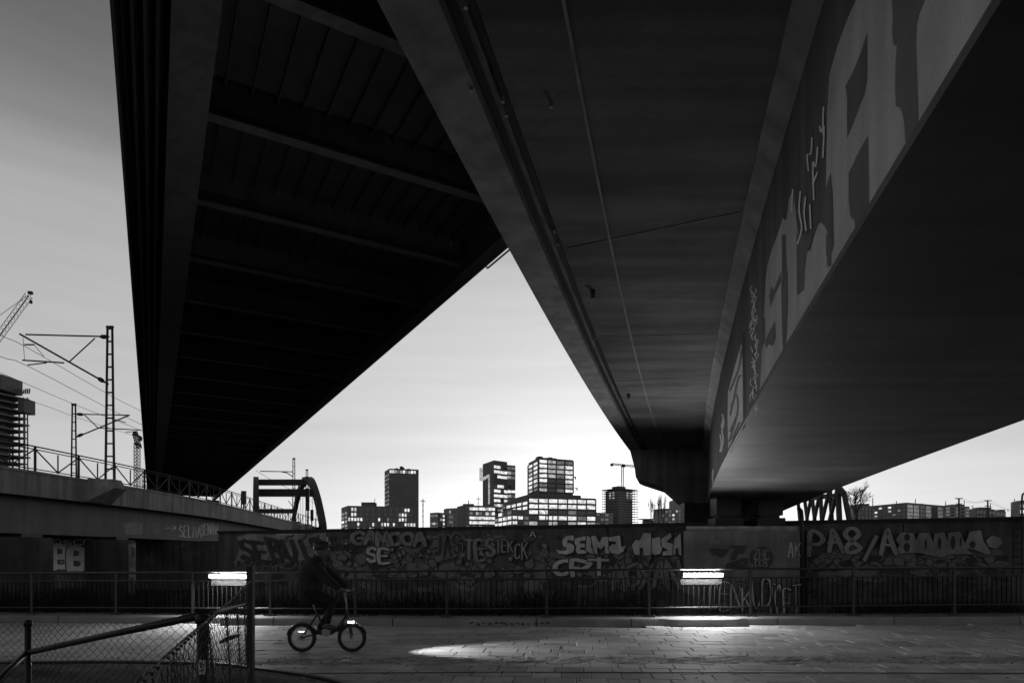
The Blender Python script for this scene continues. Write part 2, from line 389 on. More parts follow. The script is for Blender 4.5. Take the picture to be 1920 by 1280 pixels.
# worn, dirt filled strip between the two lanes of slabs
mb = MB(); vs = []; nx, ny = 260, 12
for j in range(ny+1):
    for i in range(nx+1):
        x = -16+32*i/nx; lo_ = 9.36+.22*noise.fractal(Vector((x*1.3, 0, 5)), 1, 2, 4); hi_ = 10.22+.30*noise.fractal(Vector((x*1.1, 9, 5)), 1, 2, 5); y = lo_+(hi_-lo_)*j/ny
        e = min(j, ny-j)/3
        z = rz(x)-.008+min(1, e)*(.016+.026*noise.fractal(Vector((x*3, y*6, 0)), 1, 2, 4)+.010*noise.noise(Vector((x*14, y*18, 3))))
        vs.append((x, y, z))
mb.add(vs, [(j*(nx+1)+i, j*(nx+1)+i+1, (j+1)*(nx+1)+i+1, (j+1)*(nx+1)+i) for j in range(ny) for i in range(nx)])
obj('dirt_strip', mb, M['dirt'], road)
mb = MB()
for k in range(420):
    x = rnd.uniform(-6, 12); y = rnd.gauss(9.8, .25)-.01*x; s = rnd.uniform(.006, .022)
    mb.box((x, y, rz(x)+s*.2), (s*1.6, s*1.3, s), rnd.uniform(0, 3), rnd.uniform(-.4, .4))
obj('gravel', mb, M['dirt'], road, kind='stuff')
mb = MB()
for k in range(420):
    y = rnd.choice((rnd.uniform(8, 14), rnd.gauss(14.1, .25), rnd.gauss(9.8, .5))); x = rnd.uniform(-.8, .8)*y
    if in_bed(x, y) or y > yk(x)-.05: continue
    a = rnd.uniform(0, 6.3); l = rnd.uniform(.012, .04); d = Vector((math.cos(a), math.sin(a), 0)); n_ = Vector((-d.y, d.x, 0))*.45; p = Vector((x, y, rz(x)+.006)); u_ = Vector((0, 0, rnd.uniform(.002, .018)))
    mb.add([p-d*l, p+n_*l+u_, p+d*l+u_*.5, p-n_*l], [(0, 1, 2, 3)])
obj('fallen_leaves', mb, M['soil'], road, kind='stuff')
mb = MB()                                          # drain slot between dirt strip and the near lane
for y0, w in ((8.74, .014),):
    mb.loft([[(x, y0-.012*x-w, rz(x)+.003), (x, y0-.012*x+w, rz(x)+.003), (x, y0-.012*x+w, rz(x)+.008), (x, y0-.012*x-w, rz(x)+.008)] for x in range(-12, 16)])
obj('drain_slot', mb, M['joint'], road)
# kerb of long concrete stones, with the bulge under the right lamp
KH = .155
kerb = MB()
kerb.loft([[(x, yk(x)+.12, rz(x)-.3), (x, yk(x)+1.3, rz(x)-.3), (x, yk(x)+1.3, rz(x)+KH-.02), (x, yk(x)+.12, rz(x)+KH-.02)] for x in xs])
kb = obj('kerb', kerb, M['kerb'], kind='structure')
def bulge(x):
    t = max(0, 1-max(0, abs(x-4.36)-.62)/.38); return .30*t*t*(3-2*t)
joints = [-31, -27.6, -24.3, -21, -17.8, -14.6, -11.5, -8.6, -5.7, -2.75, .55, 2.7, 4.47, 6.1, 8.9, 12, 15.2, 18.4, 21.6, 25]
for a, b in zip(joints, joints[1:]):
    mb = MB(); n = 14; d = .012
    def ring(x):
        f = yk(x)-bulge(x); bk = yk(x)+.62; z = rz(x)
        return [(x, f, z-.05), (x, f+.015, z+KH-.03), (x, f+.035, z+KH), (x, bk, z+KH), (x, bk, z-.05)]
    mb.loft([ring(a+d+(b-a-2*d)*i/n) for i in range(n+1)])
    obj('kerb_stone', mb, M['kerb'], kb)
# planting bed of dark soil round the fence
mb = MB(); vs = []; nx, ny = 60, 50
for j in range(ny+1):
    for i in range(nx+1):
        px = -700+1500*i/nx; y0 = EYE*F/(interp(bed_px, px)-HZ); y = y0*(1-j/ny)+.4*j/ny
        x = (px-CX)/F*y
        z = .015+.10*min(1, j/6)+.05*noise.fractal(Vector((x*2, y*2, 1)), 1, 2, 4)*min(1, j/3)
        vs.append((x, y, z))
mb.add(vs, [(j*(nx+1)+i, j*(nx+1)+i+1, (j+1)*(nx+1)+i+1, (j+1)*(nx+1)+i) for j in range(ny) for i in range(nx)])
obj('planting_bed', mb, M['soil'], kind='structure', smooth=True)
mb = MB(); mb.loft([[(x, y-.05, -.1), (x, y+.05, -.1), (x, y+.05, .05), (x, y-.05, .05)] for x, y in smooth_pts(bed[1:8], 4)])
tag(obj('bed_edging', mb, M['steel_dark']), 'low dark curved edging around the soil bed', 'edging')
mb = MB()
for k in range(900):
    px = rnd.uniform(-60, 620); py = rnd.uniform(interp(bed_px, px)+1, 1300); y = EYE*F/(py-HZ)*.97; x = (px-CX)/F*y
    h = rnd.uniform(.03, .10); a = rnd.uniform(0, 6.3); l = rnd.uniform(.01, .06)
    p = Vector((x, y, .06)); d = Vector((math.cos(a), math.sin(a), 0))
    s = Vector((-d.y, d.x, 0))*.004
    mb.add([p-s, p+s, p+d*l+Vector((0, 0, h))], [(0, 1, 2)])
o = obj('grass', mb, M['soil'], kind='stuff'); tag(o, 'sparse dead grass on the soil bed', 'grass')

# ================================================================== LEFT BRIDGE (wide, dark, high)
H1 = 10.6; SL = .5625; q = math.hypot(1, SL); u1 = Vector((-SL/q, 1/q, 0)); v1 = Vector((1/q, SL/q, 0))
def L1(s, t, h): return u1*s+v1*t+Vector((0, 0, EYE+h))
def seg(mb, prof, s0, s1, n=1): mb.loft([[L1(s0+(s1-s0)*i/n, t, h) for t, h in prof] for i in range(n+1)])
lb = thing('road_bridge', L1(60, 5, 0), 'wide dark bridge on the left seen from below, with a row of cross beams', 'bridge')
k1 = H1/q
S0, S1 = -70, 137
tL, tR = -.0769*k1, 1.188*k1
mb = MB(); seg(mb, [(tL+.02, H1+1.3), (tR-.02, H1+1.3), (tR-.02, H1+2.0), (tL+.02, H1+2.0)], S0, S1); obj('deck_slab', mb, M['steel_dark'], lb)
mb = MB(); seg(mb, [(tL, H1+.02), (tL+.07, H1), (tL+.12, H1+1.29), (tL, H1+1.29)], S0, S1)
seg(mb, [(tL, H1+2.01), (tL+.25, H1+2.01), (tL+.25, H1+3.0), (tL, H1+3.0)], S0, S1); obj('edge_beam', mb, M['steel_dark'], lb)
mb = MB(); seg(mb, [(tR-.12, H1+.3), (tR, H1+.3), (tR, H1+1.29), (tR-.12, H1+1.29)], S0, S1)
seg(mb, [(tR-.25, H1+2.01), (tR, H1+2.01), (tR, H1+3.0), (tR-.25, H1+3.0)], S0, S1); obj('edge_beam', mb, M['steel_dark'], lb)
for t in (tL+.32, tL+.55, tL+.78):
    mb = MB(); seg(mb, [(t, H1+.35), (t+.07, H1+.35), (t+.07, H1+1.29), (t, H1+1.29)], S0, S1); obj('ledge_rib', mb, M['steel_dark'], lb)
for a, b in ((.035*k1, .128*k1), (1.10*k1, 1.16*k1)):
    mb = MB(); seg(mb, [(a, H1), (b, H1), (b, H1+.06), (a, H1+.06)], S0, S1, 1); m_ = (a+b)/2
    seg(mb, [(m_-.03, H1+.061), (m_+.03, H1+.061), (m_+.03, H1+1.299), (m_-.03, H1+1.299)], S0, S1)
    obj('main_girder', mb, M['steel_rib'], lb)
beam = MB(); ta, tb = .130*k1, 1.098*k1
for h0, h1, w in ((.30, .35, .34), (.351, 1.295, .05)):
    beam.loft([[v1*ta+Vector((0, 0, h0))+u1*(-w/2), v1*ta+Vector((0, 0, h0))+u1*(w/2), v1*ta+Vector((0, 0, h1))+u1*(w/2), v1*ta+Vector((0, 0, h1))-u1*(w/2)],
               [v1*tb+Vector((0, 0, h0))+u1*(-w/2), v1*tb+Vector((0, 0, h0))+u1*(w/2), v1*tb+Vector((0, 0, h1))+u1*(w/2), v1*tb+Vector((0, 0, h1))-u1*(w/2)]])
bme = beam.mesh('cross_beam', M['steel_rib'])
for k in range(-19, 27): link('cross_beam', bme, lb, L1(17.6+4.4*k, 0, H1))
mb = MB()
for i in range(14):
    t = ta+.4+(tb-ta-.8)*i/13; mb2 = MB(); seg(mb2, [(t-.02, H1+1.12), (t+.02, H1+1.12), (t+.02, H1+1.297), (t-.02, H1+1.297)], S0, S1); obj('deck_rib', mb2, M['steel_dark'], lb)
mb = MB(); a, b = .13*k1, 1.12*k1
mb.prism([(p.x, p.y) for p in (L1(S1-1, a, 0), L1(S1+1.5, a, 0), L1(S1+1.5, b+1.0, 0), L1(S1-1, b+1.0, 0))], -.5, EYE+H1-.01); obj('end_pier', mb, M['wall'], lb)
mb = MB()                                           # cable tray slung outside the edge near the meeting point
for s in (0, 1): pass
yA, yB = H1*F/(1040-513), H1*F/(1040-478)
pa, pb = Vector((1.188*H1-SL*yA, yA, EYE+H1)), Vector((1.188*H1-SL*yB, yB, EYE+H1))
w = Vector((v1.x, v1.y, 0))
mb.tube([pa-w*.05+Vector((0,0,.33)), pa+w*.07+Vector((0, 0, .22)), pb+w*.085+Vector((0, 0, .22)), pb-w*.05+Vector((0,0,.33))], .032, 6); obj('cable_tray', mb, M['steel_dark'], lb)

# ================================================================== RIGHT BRIDGE (deck slab on one box girder)
HD, HB = 3.7, 1.665
def xw(y): return 1.075+.218*y+.0018*y*y
def xl(y): return xw(y)-(2.98-.009*y)
def xr(y): return xw(y)+max(2.7, 3.38-.035*(y-7.9))
ys = [-10+i*.75 for i in range(49)]                 # to Y = 26
def swp(prof, y0=-36, y1=25.8, n=84):
    """loft of a section [(function of y -> x, height above the eye)] along the bridge"""
    mb = MB(); mb.loft([[Vector((fx(y), y, EYE+h)) for fx, h in prof] for y in [y0+(y1-y0)*i/n for i in range(n+1)]]); return mb
rbg = thing('rail_bridge', (4, 12, 0), 'curved concrete deck on a painted box girder overhead at the right, lit from below', 'bridge')
EO = .41
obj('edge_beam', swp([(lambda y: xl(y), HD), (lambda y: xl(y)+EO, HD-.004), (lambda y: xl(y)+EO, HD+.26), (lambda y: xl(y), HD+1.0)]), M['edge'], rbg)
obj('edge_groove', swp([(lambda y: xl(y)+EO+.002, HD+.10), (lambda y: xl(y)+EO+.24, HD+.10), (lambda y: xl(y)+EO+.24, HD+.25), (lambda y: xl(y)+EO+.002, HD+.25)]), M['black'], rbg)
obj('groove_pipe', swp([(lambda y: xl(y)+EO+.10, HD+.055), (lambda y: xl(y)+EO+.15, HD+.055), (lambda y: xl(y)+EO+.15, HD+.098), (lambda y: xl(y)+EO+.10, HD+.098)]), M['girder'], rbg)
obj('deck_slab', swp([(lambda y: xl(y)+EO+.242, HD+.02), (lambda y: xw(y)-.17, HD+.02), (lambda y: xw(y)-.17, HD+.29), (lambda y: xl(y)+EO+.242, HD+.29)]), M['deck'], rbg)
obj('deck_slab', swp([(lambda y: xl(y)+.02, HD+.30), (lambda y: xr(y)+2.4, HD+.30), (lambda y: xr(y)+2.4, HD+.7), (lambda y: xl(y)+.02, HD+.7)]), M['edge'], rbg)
obj('fillet', swp([(lambda y: xw(y)-.168, HD+.0), (lambda y: xw(y)-.135, HD-.02), (lambda y: xw(y)-.003, HD-.16), (lambda y: xw(y)-.003, HD+.28), (lambda y: xw(y)-.168, HD+.28)]), M['edge'], rbg)
obj('soffit_seam', swp([(lambda y: xl(y)+1.23, HD+.008), (lambda y: xl(y)+1.255, HD+.008), (lambda y: xl(y)+1.255, HD+.0195), (lambda y: xl(y)+1.23, HD+.0195)]), M['paint_m'], rbg)
for px, py in ((873, 8), (943, 185), (950, 212), (1040, 430), (1046, 455), (1118, 632), (884, 165), (1033, 195)):
    p = at(px, py, 3.7*F/(HZ-py)); mb = MB(); mb.tube([p+Vector((0, 0, .03)), p-Vector((0, 0, .03))], .016, 6); obj('bolt', mb, M['paint_l'], rbg)  # pale colour stands for light caught on the bolt heads
for yL, yR in ((7.76, 6.95), (10.9, 10.75), (13.7, 13.3)):
    mb = MB(); mb.bar(Vector((xl(yL)+EO+.3, yL, EYE+HD+.016)), Vector((xw(yR)-.2, yR, EYE+HD+.016)), .012, .006); obj('soffit_joint', mb, M['girder'], rbg)
obj('box_web', swp([(lambda y: xw(y), HB+.05), (lambda y: xw(y)+.04, HB+.05), (lambda y: xw(y)+.04, HD+.29), (lambda y: xw(y), HD+.29)]), M['girder'], rbg)
obj('box_web', swp([(lambda y: xr(y)-.04, HB+.05), (lambda y: xr(y), HB+.05), (lambda y: xr(y), HD+.29), (lambda y: xr(y)-.04, HD+.29)]), M['girder'], rbg)
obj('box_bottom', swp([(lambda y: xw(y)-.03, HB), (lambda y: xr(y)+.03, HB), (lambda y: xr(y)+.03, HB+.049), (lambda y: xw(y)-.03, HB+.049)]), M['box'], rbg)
for yy in (12.4,):
    mb = MB(); mb.bar((xw(yy)+.02, yy, EYE+HB-.002), (xr(yy)-.15, yy-.5, EYE+HB-.002), .016, .003); obj('weld_seam', mb, M['girder'], rbg)
for yy in (3.2, 9.0, 14.8):
    mb = MB(); xx = xl(yy)+.85; mb.tube([(xx, yy, EYE+HD+.02), (xx, yy, EYE+HD-.10)], .035, 10); obj('drain_stub', mb, M['girder'], rbg, smooth=True)
def web(px, py, off=0):
    """photograph pixel -> point on the curved web"""
    k = (px-CX)/F; lo, hi = .3, 24.0
    for _ in range(40):
        m_ = (lo+hi)/2
        if xw(m_)/m_ > k: lo = m_
        else: hi = m_
    y = (lo+hi)/2
    return Vector((xw(y)-off, y, EYE+(HZ-py)/F*y))
# paint on the web: pale field, dark letter shapes over it
mb = MB()
# pale field as columns between its upper edge and the lower edge of the web
up = [(1424,705),(1430,640),(1434,560),(1437,505),(1447,470),(1462,430),(1468,408),(1475,418),(1480,372),(1488,355),(1500,470),(1520,470),(1528,440),(1538,415),(1548,425),(1553,150),(1570,90),(1590,35),(1606,0),(1625,-60),(1660,-160),(1760,-420),(1900,-780)]
dn = lambda px: interp([(1404, 790), (1476, 661), (1703, 300), (1895, 0), (2100, -320)], px)-9-(px-1400)*.02
cols = [1424+i*4 for i in range(110)]
mb.loft([[web(x, max(interp(up, x), -700), .0020), web(x, max(dn(x), interp(up, x)+1), .0020)] for x in cols], cap=False, closed=False)
obj('pale_paint_field', mb, M['paint_l'], rbg)
def shape(pts, m, off=.0036, name='painted_letter'):
    mb = MB(); patch(mb, [(x, min(y, dn(x)+4)) for x, y in pts], web, off); return obj(name, mb, m, rbg)
Z1 = lambda p: [(1400+x*.3594, y*.3594) for x, y in p]
Z2 = lambda p: [(1320+x*.3828, 440+y*.3828) for x, y in p]
shape(Z1([(760,0),(935,0),(905,70),(890,130),(886,240),(892,400),(898,560),(900,680),(835,775),(825,640),(818,600),(805,565),(782,555),(778,460),(780,330),(787,240),(770,235),(762,170),(766,90)]), M['web_d'])
shape(Z1([(632,170),(632,420),(618,490),(590,560),(560,640),(528,720),(526,620),(528,520),(518,450),(560,370),(600,270)]), M['web_d'])
shape(Z1([(636,705),(640,900),(642,1105),(600,1170),(566,1150),(545,1130),(535,1050),(535,905),(570,830),(600,770)]), M['web_d'])
shape(Z1([(566,1150),(600,1160),(590,1240),(560,1275),(570,1210)]), M['web_d'], .0042)
shape(Z1([(360,1170),(440,900),(452,1010),(458,1280),(420,1400),(424,1210),(400,1160)]), M['girder'])
shape(Z2([(383,0),(403,0),(405,120),(412,200),(414,330),(408,480),(404,560),(396,600),(386,540),(382,400),(380,290),(383,170)]), M['web_d'])
shape(Z2([(455,0),(535,0),(530,40),(505,90),(496,170),(492,270),(458,300)]), M['web_d'])
shape(Z2([(600,0),(625,0),(627,150),(612,160),(600,90)]), M['web_d'])
shape(Z2([(378,180),(380,230),(350,290),(325,360),(322,300),(330,250),(345,270)]), M['web_d'])
shape(Z2([(350,420),(355,500),(340,545),(320,535),(305,560),(300,520),(318,480)]), M['web_d'])
shape(Z2([(275,440),(300,400),(300,520),(285,560),(278,700),(272,790)]), M['girder'], .0040)
# bright panel, joint and tags beyond it
mb = MB(); patch(mb, Z2([(118,770),(150,650),(185,530),(192,700),(194,950),(170,1000),(120,1085),(116,900)]), web, .0025); obj('pale_panel', mb, M['paint_x'], rbg)
mb = MB()
for p in ([(130,760),(155,700),(175,640),(185,560)],[(130,880),(150,790),(170,700),(186,690)],[(125,1010),(150,930),(168,850),(160,780),(135,840)],[(130,960),(165,880)],[(140,1000),(175,920)]):
    strip(mb, smooth_pts(Z2(p), 3), 3.2, web, .004+.0000015*len(mb.v))
obj('graffiti', mb, M['paint_m'], rbg)
mb = MB(); patch(mb, Z2([(189,478),(200,478),(204,940),(193,960)]), web, .0035); obj('web_joint', mb, M['paint_d'], rbg)
mb = MB(); rr = random.Random(4)
for k in range(46):
    y = 250+k*13; x = 246+rr.uniform(-16, 14); pts = Z2([(x, y), (x+rr.uniform(-9, 9), y+rr.uniform(8, 26)), (x+rr.uniform(-14, 14), y+rr.uniform(10, 30)), (x+rr.uniform(-8, 8), y+rr.uniform(24, 46))])
    strip(mb, smooth_pts(pts, 3), 1.5, web, .003+.00008*k)
obj('graffiti', mb, M['paint_x'], rbg, label='vertical column of pale tag writing')
mb = MB()
for k, p in enumerate(([(90,880),(98,920),(88,960),(95,1000),(84,1060)],[(80,980),(86,1020),(80,1060)],[(95,900),(86,940)])): strip(mb, smooth_pts(Z2(p), 3), 2.6, web, .003+.0003*k)
obj('graffiti', mb, M['paint_x'], rbg, label='small pale tag beyond the bright panel')
mb = MB(); strip(mb, smooth_pts(Z2([(45,1150),(42,1190),(46,1230)]), 3), 2.2, web, .003); obj('graffiti', mb, M['paint_x'], rbg)
mb = MB()
for k, p in enumerate(([(405,560),(402,640),(404,700)],[(385,660),(392,690),(408,660),(402,820)],[(345,720),(340,800),(320,810),(326,890)],[(375,770),(365,870),(350,850),(355,1040)],[(350,960),(375,900),(360,930)],
                       [(285,1000),(278,1100),(292,1190),(270,1270)],[(312,1030),(305,1110),(315,1200)],[(335,1070),(340,1190)],[(245,990),(240,1100)])): strip(mb, smooth_pts(Z1(p), 3), 2.6, web, .0055+.0003*k)
obj('graffiti', mb, M['paint_x'], rbg, label='thin pale dripping tags between the big letters')
# bracket (pier cap wing) under the far end of the deck
def cap(pts, y0, y1, m, name, parent):
    mb = MB(); mb.loft([[Vector((a*1.0, y0, EYE+h)) for a, h in pts], [Vector((a+.26*(y1-y0), y1, EYE+h)) for a, h in pts]]); return obj(name, mb, m, parent)
yc = 22.3
P = lambda px, py: ((px-CX)/F*yc, (HZ-py)/F*yc)
cap([P(1190, 878), P(1192, 894), P(1200, 898), P(1243, 912), P(1268, 934), P(1312, 962), P(1335, 968), (xw(yc)-.04, HD), (xl(yc)+.05, HD-.02)], yc, 24.4, M['girder'], 'bracket', rbg)
# pier
pr = thing('bridge_pier', (6.3, 18, 0), 'graffiti covered concrete pier behind the railing carrying the right bridge', 'pier')
pq = [(4.72, 17.6), (7.92, 17.6), (8.72, 20.6), (8.72, 23), (6.2, 23), (5.56, 20.6)]
mb = MB(); mb.prism(pq, -.9, EYE+.66); obj('shaft', mb, M['pier'], pr)
mb = MB(); mb.prism([(x+(.12 if x < 6.3 else .02), y+.15) for x, y in pq], EYE+.662, EYE+.80); obj('pier_cap', mb, M['edge'], pr)
for (x, y) in ((6.2, 18.6), (7.4, 18.6), (6.4, 21.6), (8.0, 21.6)):
    mb = MB(); mb.box((x, y, EYE+.93), (.8, .7, .26)); mb.box((x, y, EYE+1.10), (.55, .5, .07)); mb.box((x, y, EYE+1.395), (.7, .6, .52)); obj('bearing', mb, M['black'], pr)
mb = MB(); mb.box((6.75, 20.3, EYE+1.22), (2.7, .5, .83)); obj('diaphragm', mb, M['black'], pr)
pf = plane_proj((4.72, 17.6, 0), (1, 0))
mb = MB()
for z, pts in ((M['paint_d'], None),): pass
def pshape(pts, m, off=.004, name='graffiti'):
    mb = MB(); patch(mb, [(1020+x*.2604, 970+y*.2603) for x, y in pts], pf, off); return obj(name, mb, m, pr)
pshape([(1180,220),(1340,225),(1300,280),(1270,290),(1240,270),(1215,275)], M['paint_d'])
pshape([(1325,200),(1465,198),(1440,255),(1395,265),(1385,300),(1340,310),(1345,270),(1375,225),(1330,215)], M['paint_d'], .005)
pshape([(1310,330),(1440,285),(1470,290),(1480,360),(1310,362)], M['paint_d'], .006)
mb = MB(); cp = [(1565+88*math.cos(a), 290+85*math.sin(a)) for a in [2*math.pi*i/22 for i in range(22)]]
patch(mb, [(1020+x*.2604, 970+y*.2603) for x, y in cp], pf, .0065); obj('graffiti', mb, M['paint_d'], pr, label='dark painted disc')
PZ = lambda b: (1020+b[0]*.2604, 970+b[1]*.2603, 1020+b[2]*.2604, 970+b[3]*.2603)
word(pr, pf, 'ZHC', PZ((1505, 230, 1625, 300)), M['paint_m'], w=1.8, off=.010, seed=1); word(pr, pf, 'CCB', PZ((1515, 300, 1610, 350)), M['paint_m'], w=1.6, off=.010, seed=2)
word(pr, pf, 'AK', PZ((1750, 180, 1850, 280)), M['paint_w'], w=2, off=.008, seed=3)
word(pr, pf, 'DENKUD', PZ((1190, 480, 1640, 650)), M['paint_w'], M['paint_d'], w=3, ow=2, off=.03, seed=5, wob=2.2, gap=.1)
word(pr, pf, 'TOFT', PZ((1600, 490, 1840, 690)), M['paint_l'], M['paint_d'], w=3.4, ow=2, off=.03, seed=6, wob=2.2, gap=.1)
scribbles(pr, pf, (1285, 1105, 1498, 1150), 26, M['paint_m'], (.8, 1.6), 11, off=.05, L_=(6, 18)); scribbles(pr, pf, (1285, 1004, 1498, 1085), 10, M['paint_b'], (1, 2.5), 12, off=.02)
scribbles(pr, pf, (1285, 1090, 1498, 1150), 40, M['paint_d'], (2, 4), 13, off=.02)
mb = MB(); mb.tube([(8.02, 17.9, EYE+1.3), (8.02, 17.75, EYE+1.22), (8.02, 17.70, EYE+1.0), (8.02, 17.70, -.6)], .055, 8); mb.tube([(8.16, 17.75, EYE+.7), (8.16, 17.75, -.6)], .03, 6)
tag(obj('drain_pipe', mb, M['black'], smooth=True), 'dark downpipe on the right corner of the pier', 'pipe')

# ================================================================== RETAINING WALL
WP = [(-12.27, 26.7), (-6.9, 25.6), (0, 22.2), (5.8, 20.2), (7.0, 19.4), (12.9, 16.7), (22, 16.2)]
p0, p1 = Vector((-12.27, 26.7)), Vector((13.0, 16.75)); we = (p1-p0).normalized()
H_W = 1.0
wl = thing('retaining_wall', (0, 22, 0), 'long graffiti covered concrete wall behind the railing', 'wall')
p2 = p1+we*10; wn = Vector((-we.y, we.x))
seglen = (p2-p0).length; npan = 9
for i in range(npan):
    a = p0+we*(seglen*i/npan+.012); b = p0+we*(seglen*(i+1)/npan-.012)
    mb = MB(); j = rnd.uniform(-.012, .012)
    poly = [a+wn*j, b+wn*j, b+wn*.5, a+wn*.5]; mb.prism([tuple(k) for k in poly], -1.0, EYE+H_W-.10); obj('wall_panel', mb, M['wall'], wl)
mb = MB(); mb.prism([tuple(k) for k in (p0-wn*.06, p2-wn*.06, p2+wn*.55, p0+wn*.55)], EYE+H_W-.098, EYE+H_W); obj('coping', mb, M['steel_dark'], wl)
wp = plane_proj((p0.x, p0.y, 0), we)
base = .02
blotches(wl, wp, (620, 1003, 1275, 1110), 60, M['paint_b'], (8, 26), 3, .016); blotches(wl, wp, (470, 1010, 1275, 1140), 60, M['paint_d'], (6, 22), 4, .024)
blotches(wl, wp, (1510, 1010, 1890, 1090), 30, M['paint_b'], (10, 30), 5, .016); blotches(wl, wp, (1510, 1040, 1890, 1120), 26, M['paint_d'], (6, 18), 6, .024)
blotches(wl, wp, (470, 1000, 620, 1035), 6, M['paint_l'], (16, 30), 8, .031)
scribbles(wl, wp, (620, 1035, 1275, 1075), 40, M['paint_m'], (.7, 1.6), 21, off=.034, L_=(6, 20)); scribbles(wl, wp, (470, 1000, 1275, 1140), 120, M['paint_d'], (1, 3), 22, off=.036)
scribbles(wl, wp, (1510, 1045, 1890, 1120), 70, M['paint_d'], (1.5, 3.5), 23, off=.036); scribbles(wl, wp, (1510, 1045, 1890, 1075), 24, M['paint_m'], (1, 2.4), 24, off=.034)
B0 = .075
bubbles(wl, wp, (625, 1028, 1275, 1082), 90, M['paint_b'], M['paint_d'], (4, 13), 41, .038)
bubbles(wl, wp, (700, 1000, 1035, 1050), 24, M['paint_b'], M['paint_d'], (4, 10), 42, .03)
bubbles(wl, wp, (640, 1004, 1040, 1076), 46, M['paint_m'], M['paint_d'], (3, 8), 45, .05)
bubbles(wl, wp, (1512, 1040, 1880, 1068), 40, M['paint_b'], M['paint_d'], (5, 15), 43, .038)
bubbles(wl, wp, (445, 1040, 620, 1070), 16, M['paint_d'], M['paint_b'], (5, 14), 44, .038)
mb = MB(); patch(mb, [(446, 1006), (470, 1000), (530, 1003), (612, 998), (616, 1030), (600, 1046), (545, 1052), (480, 1049), (440, 1056), (450, 1030)], wp, .032); obj('pale_patch', mb, M['paint_m'], wl)
word(wl, wp, 'SEBUIS', (452, 1012, 612, 1050), M['paint_d'], w=8, off=B0, slant=-.35, seed=1, curvy=False, label='black angular lettering on a pale ground')
word(wl, wp, 'ANTITI', (617, 1005, 657, 1015), M['paint_d'], w=1.6, off=B0, seed=2); word(wl, wp, 'THICKL', (617, 1020, 657, 1031), M['paint_d'], w=1.6, off=B0, seed=3)
word(wl, wp, 'GAMOOA', (662, 998, 802, 1020), M['paint_m'], M['paint_d'], w=7, ow=1.6, off=B0, seed=4, gap=.1, wob=1.6, label='mid grey bubble letters reading GAMOOA')
word(wl, wp, 'SE', (688, 1026, 734, 1053), M['paint_l'], M['paint_d'], w=6, ow=2, off=B0, seed=5)
word(wl, wp, 'JAS', (815, 1004, 868, 1040), M['paint_d'], M['paint_b'], w=6, ow=2, off=B0, seed=6, wob=2)
word(wl, wp, 'TES', (872, 1014, 930, 1045), M['paint_m'], M['paint_d'], w=6, ow=1.6, off=B0, seed=7, wob=2.2)
word(wl, wp, 'TEK', (930, 1012, 964, 1034), M['paint_m'], M['paint_d'], w=3, ow=2, off=B0, seed=8)
word(wl, wp, 'CK', (965, 1018, 992, 1046), M['paint_l'], M['paint_d'], w=1.8, ow=2, off=B0, seed=9)
word(wl, wp, 'A', (992, 996, 1008, 1007), M['paint_l'], M['paint_d'], w=1.8, ow=1.6, off=B0, seed=9)
def poly_letters(parent, proj, polys, tr, fill, outline, ow=2.0, off=.08, label=None):
    f = MB(); o = MB()
    for i, p in enumerate(polys):
        p = [tr(a) for a in p]; patch(f, p, proj, off+.006*i+.003); q = p+[p[0]]; strip(o, q, ow*2, proj, off+.006*i)
    obj('graffiti', o, outline, parent); return obj('graffiti', f, fill, parent, label=label)
T4 = lambda p: (1020+p[0]*.2604, 970+p[1]*.2603)
poly_letters(wl, wp, [
 [(135,165),(165,130),(215,128),(228,160),(205,167),(180,160),(168,180),(200,184),(224,205),(216,246),(172,264),(110,258),(88,228),(130,238),(163,234),(170,214),(142,206)],
 [(228,150),(300,132),(312,160),(264,168),(260,184),(300,188),(299,212),(264,215),(266,232),(308,234),(312,256),(246,260),(232,232),(240,206),(226,186)],
 [(316,128),(346,148),(342,214),(388,230),(378,264),(330,252),(306,234),(309,180)],
 [(345,135),(374,128),(405,180),(426,138),(464,138),(474,258),(446,256),(440,196),(418,228),(394,216),(386,200),(392,262),(366,252),(356,200)],
 [(470,142),(552,128),(560,212),(596,198),(578,242),(532,266),(484,250),(470,216),(498,190),(522,192),(522,172),(472,168)]], T4, M['paint_w'], M['paint_d'], 1.6, label='pale sharp edged letters reading SELMA')
poly_letters(wl, wp, [
 [(636,196),(664,160),(692,164),(718,110),(772,112),(776,160),(772,268),(722,272),(716,216),(692,216),(692,270),(654,264)],
 [(780,150),(832,138),(852,168),(838,190),(854,216),(842,258),(796,270),(778,250)],
 [(848,152),(915,108),(922,140),(884,172),(932,190),(948,230),(926,268),(856,272),(860,244),(898,234),(852,206)],
 [(945,150),(986,112),(992,272),(974,266),(970,218),(952,218),(948,272),(930,250)]], T4, M['paint_w'], M['paint_d'], 1.6, label='pale sharp edged letters beside the pier')
word(wl, wp, 'OPT', (1040, 1050, 1142, 1076), M['paint_l'], M['paint_d'], w=8, ow=2, off=B0, seed=13, gap=.08, wob=1.6)
word(wl, wp, 'MOXAN', (1150, 1056, 1276, 1100), M['paint_m'], M['paint_d'], w=7, ow=1.6, off=B0, seed=14, gap=.1, wob=2)
word(wl, wp, 'ZASH', (1225, 985, 1284, 996), M['paint_d'], w=2.6, off=B0, seed=15)
word(wl, wp, 'PA8/A', (1514, 992, 1680, 1036), M['paint_p'], M['paint_d'], w=8, ow=1.2, off=B0, seed=16, gap=.2, wob=2, label='pale rounded letters to the right of the pier')
T5 = lambda p: (1480+p[0]*.2292, 900+p[1]*.2293)
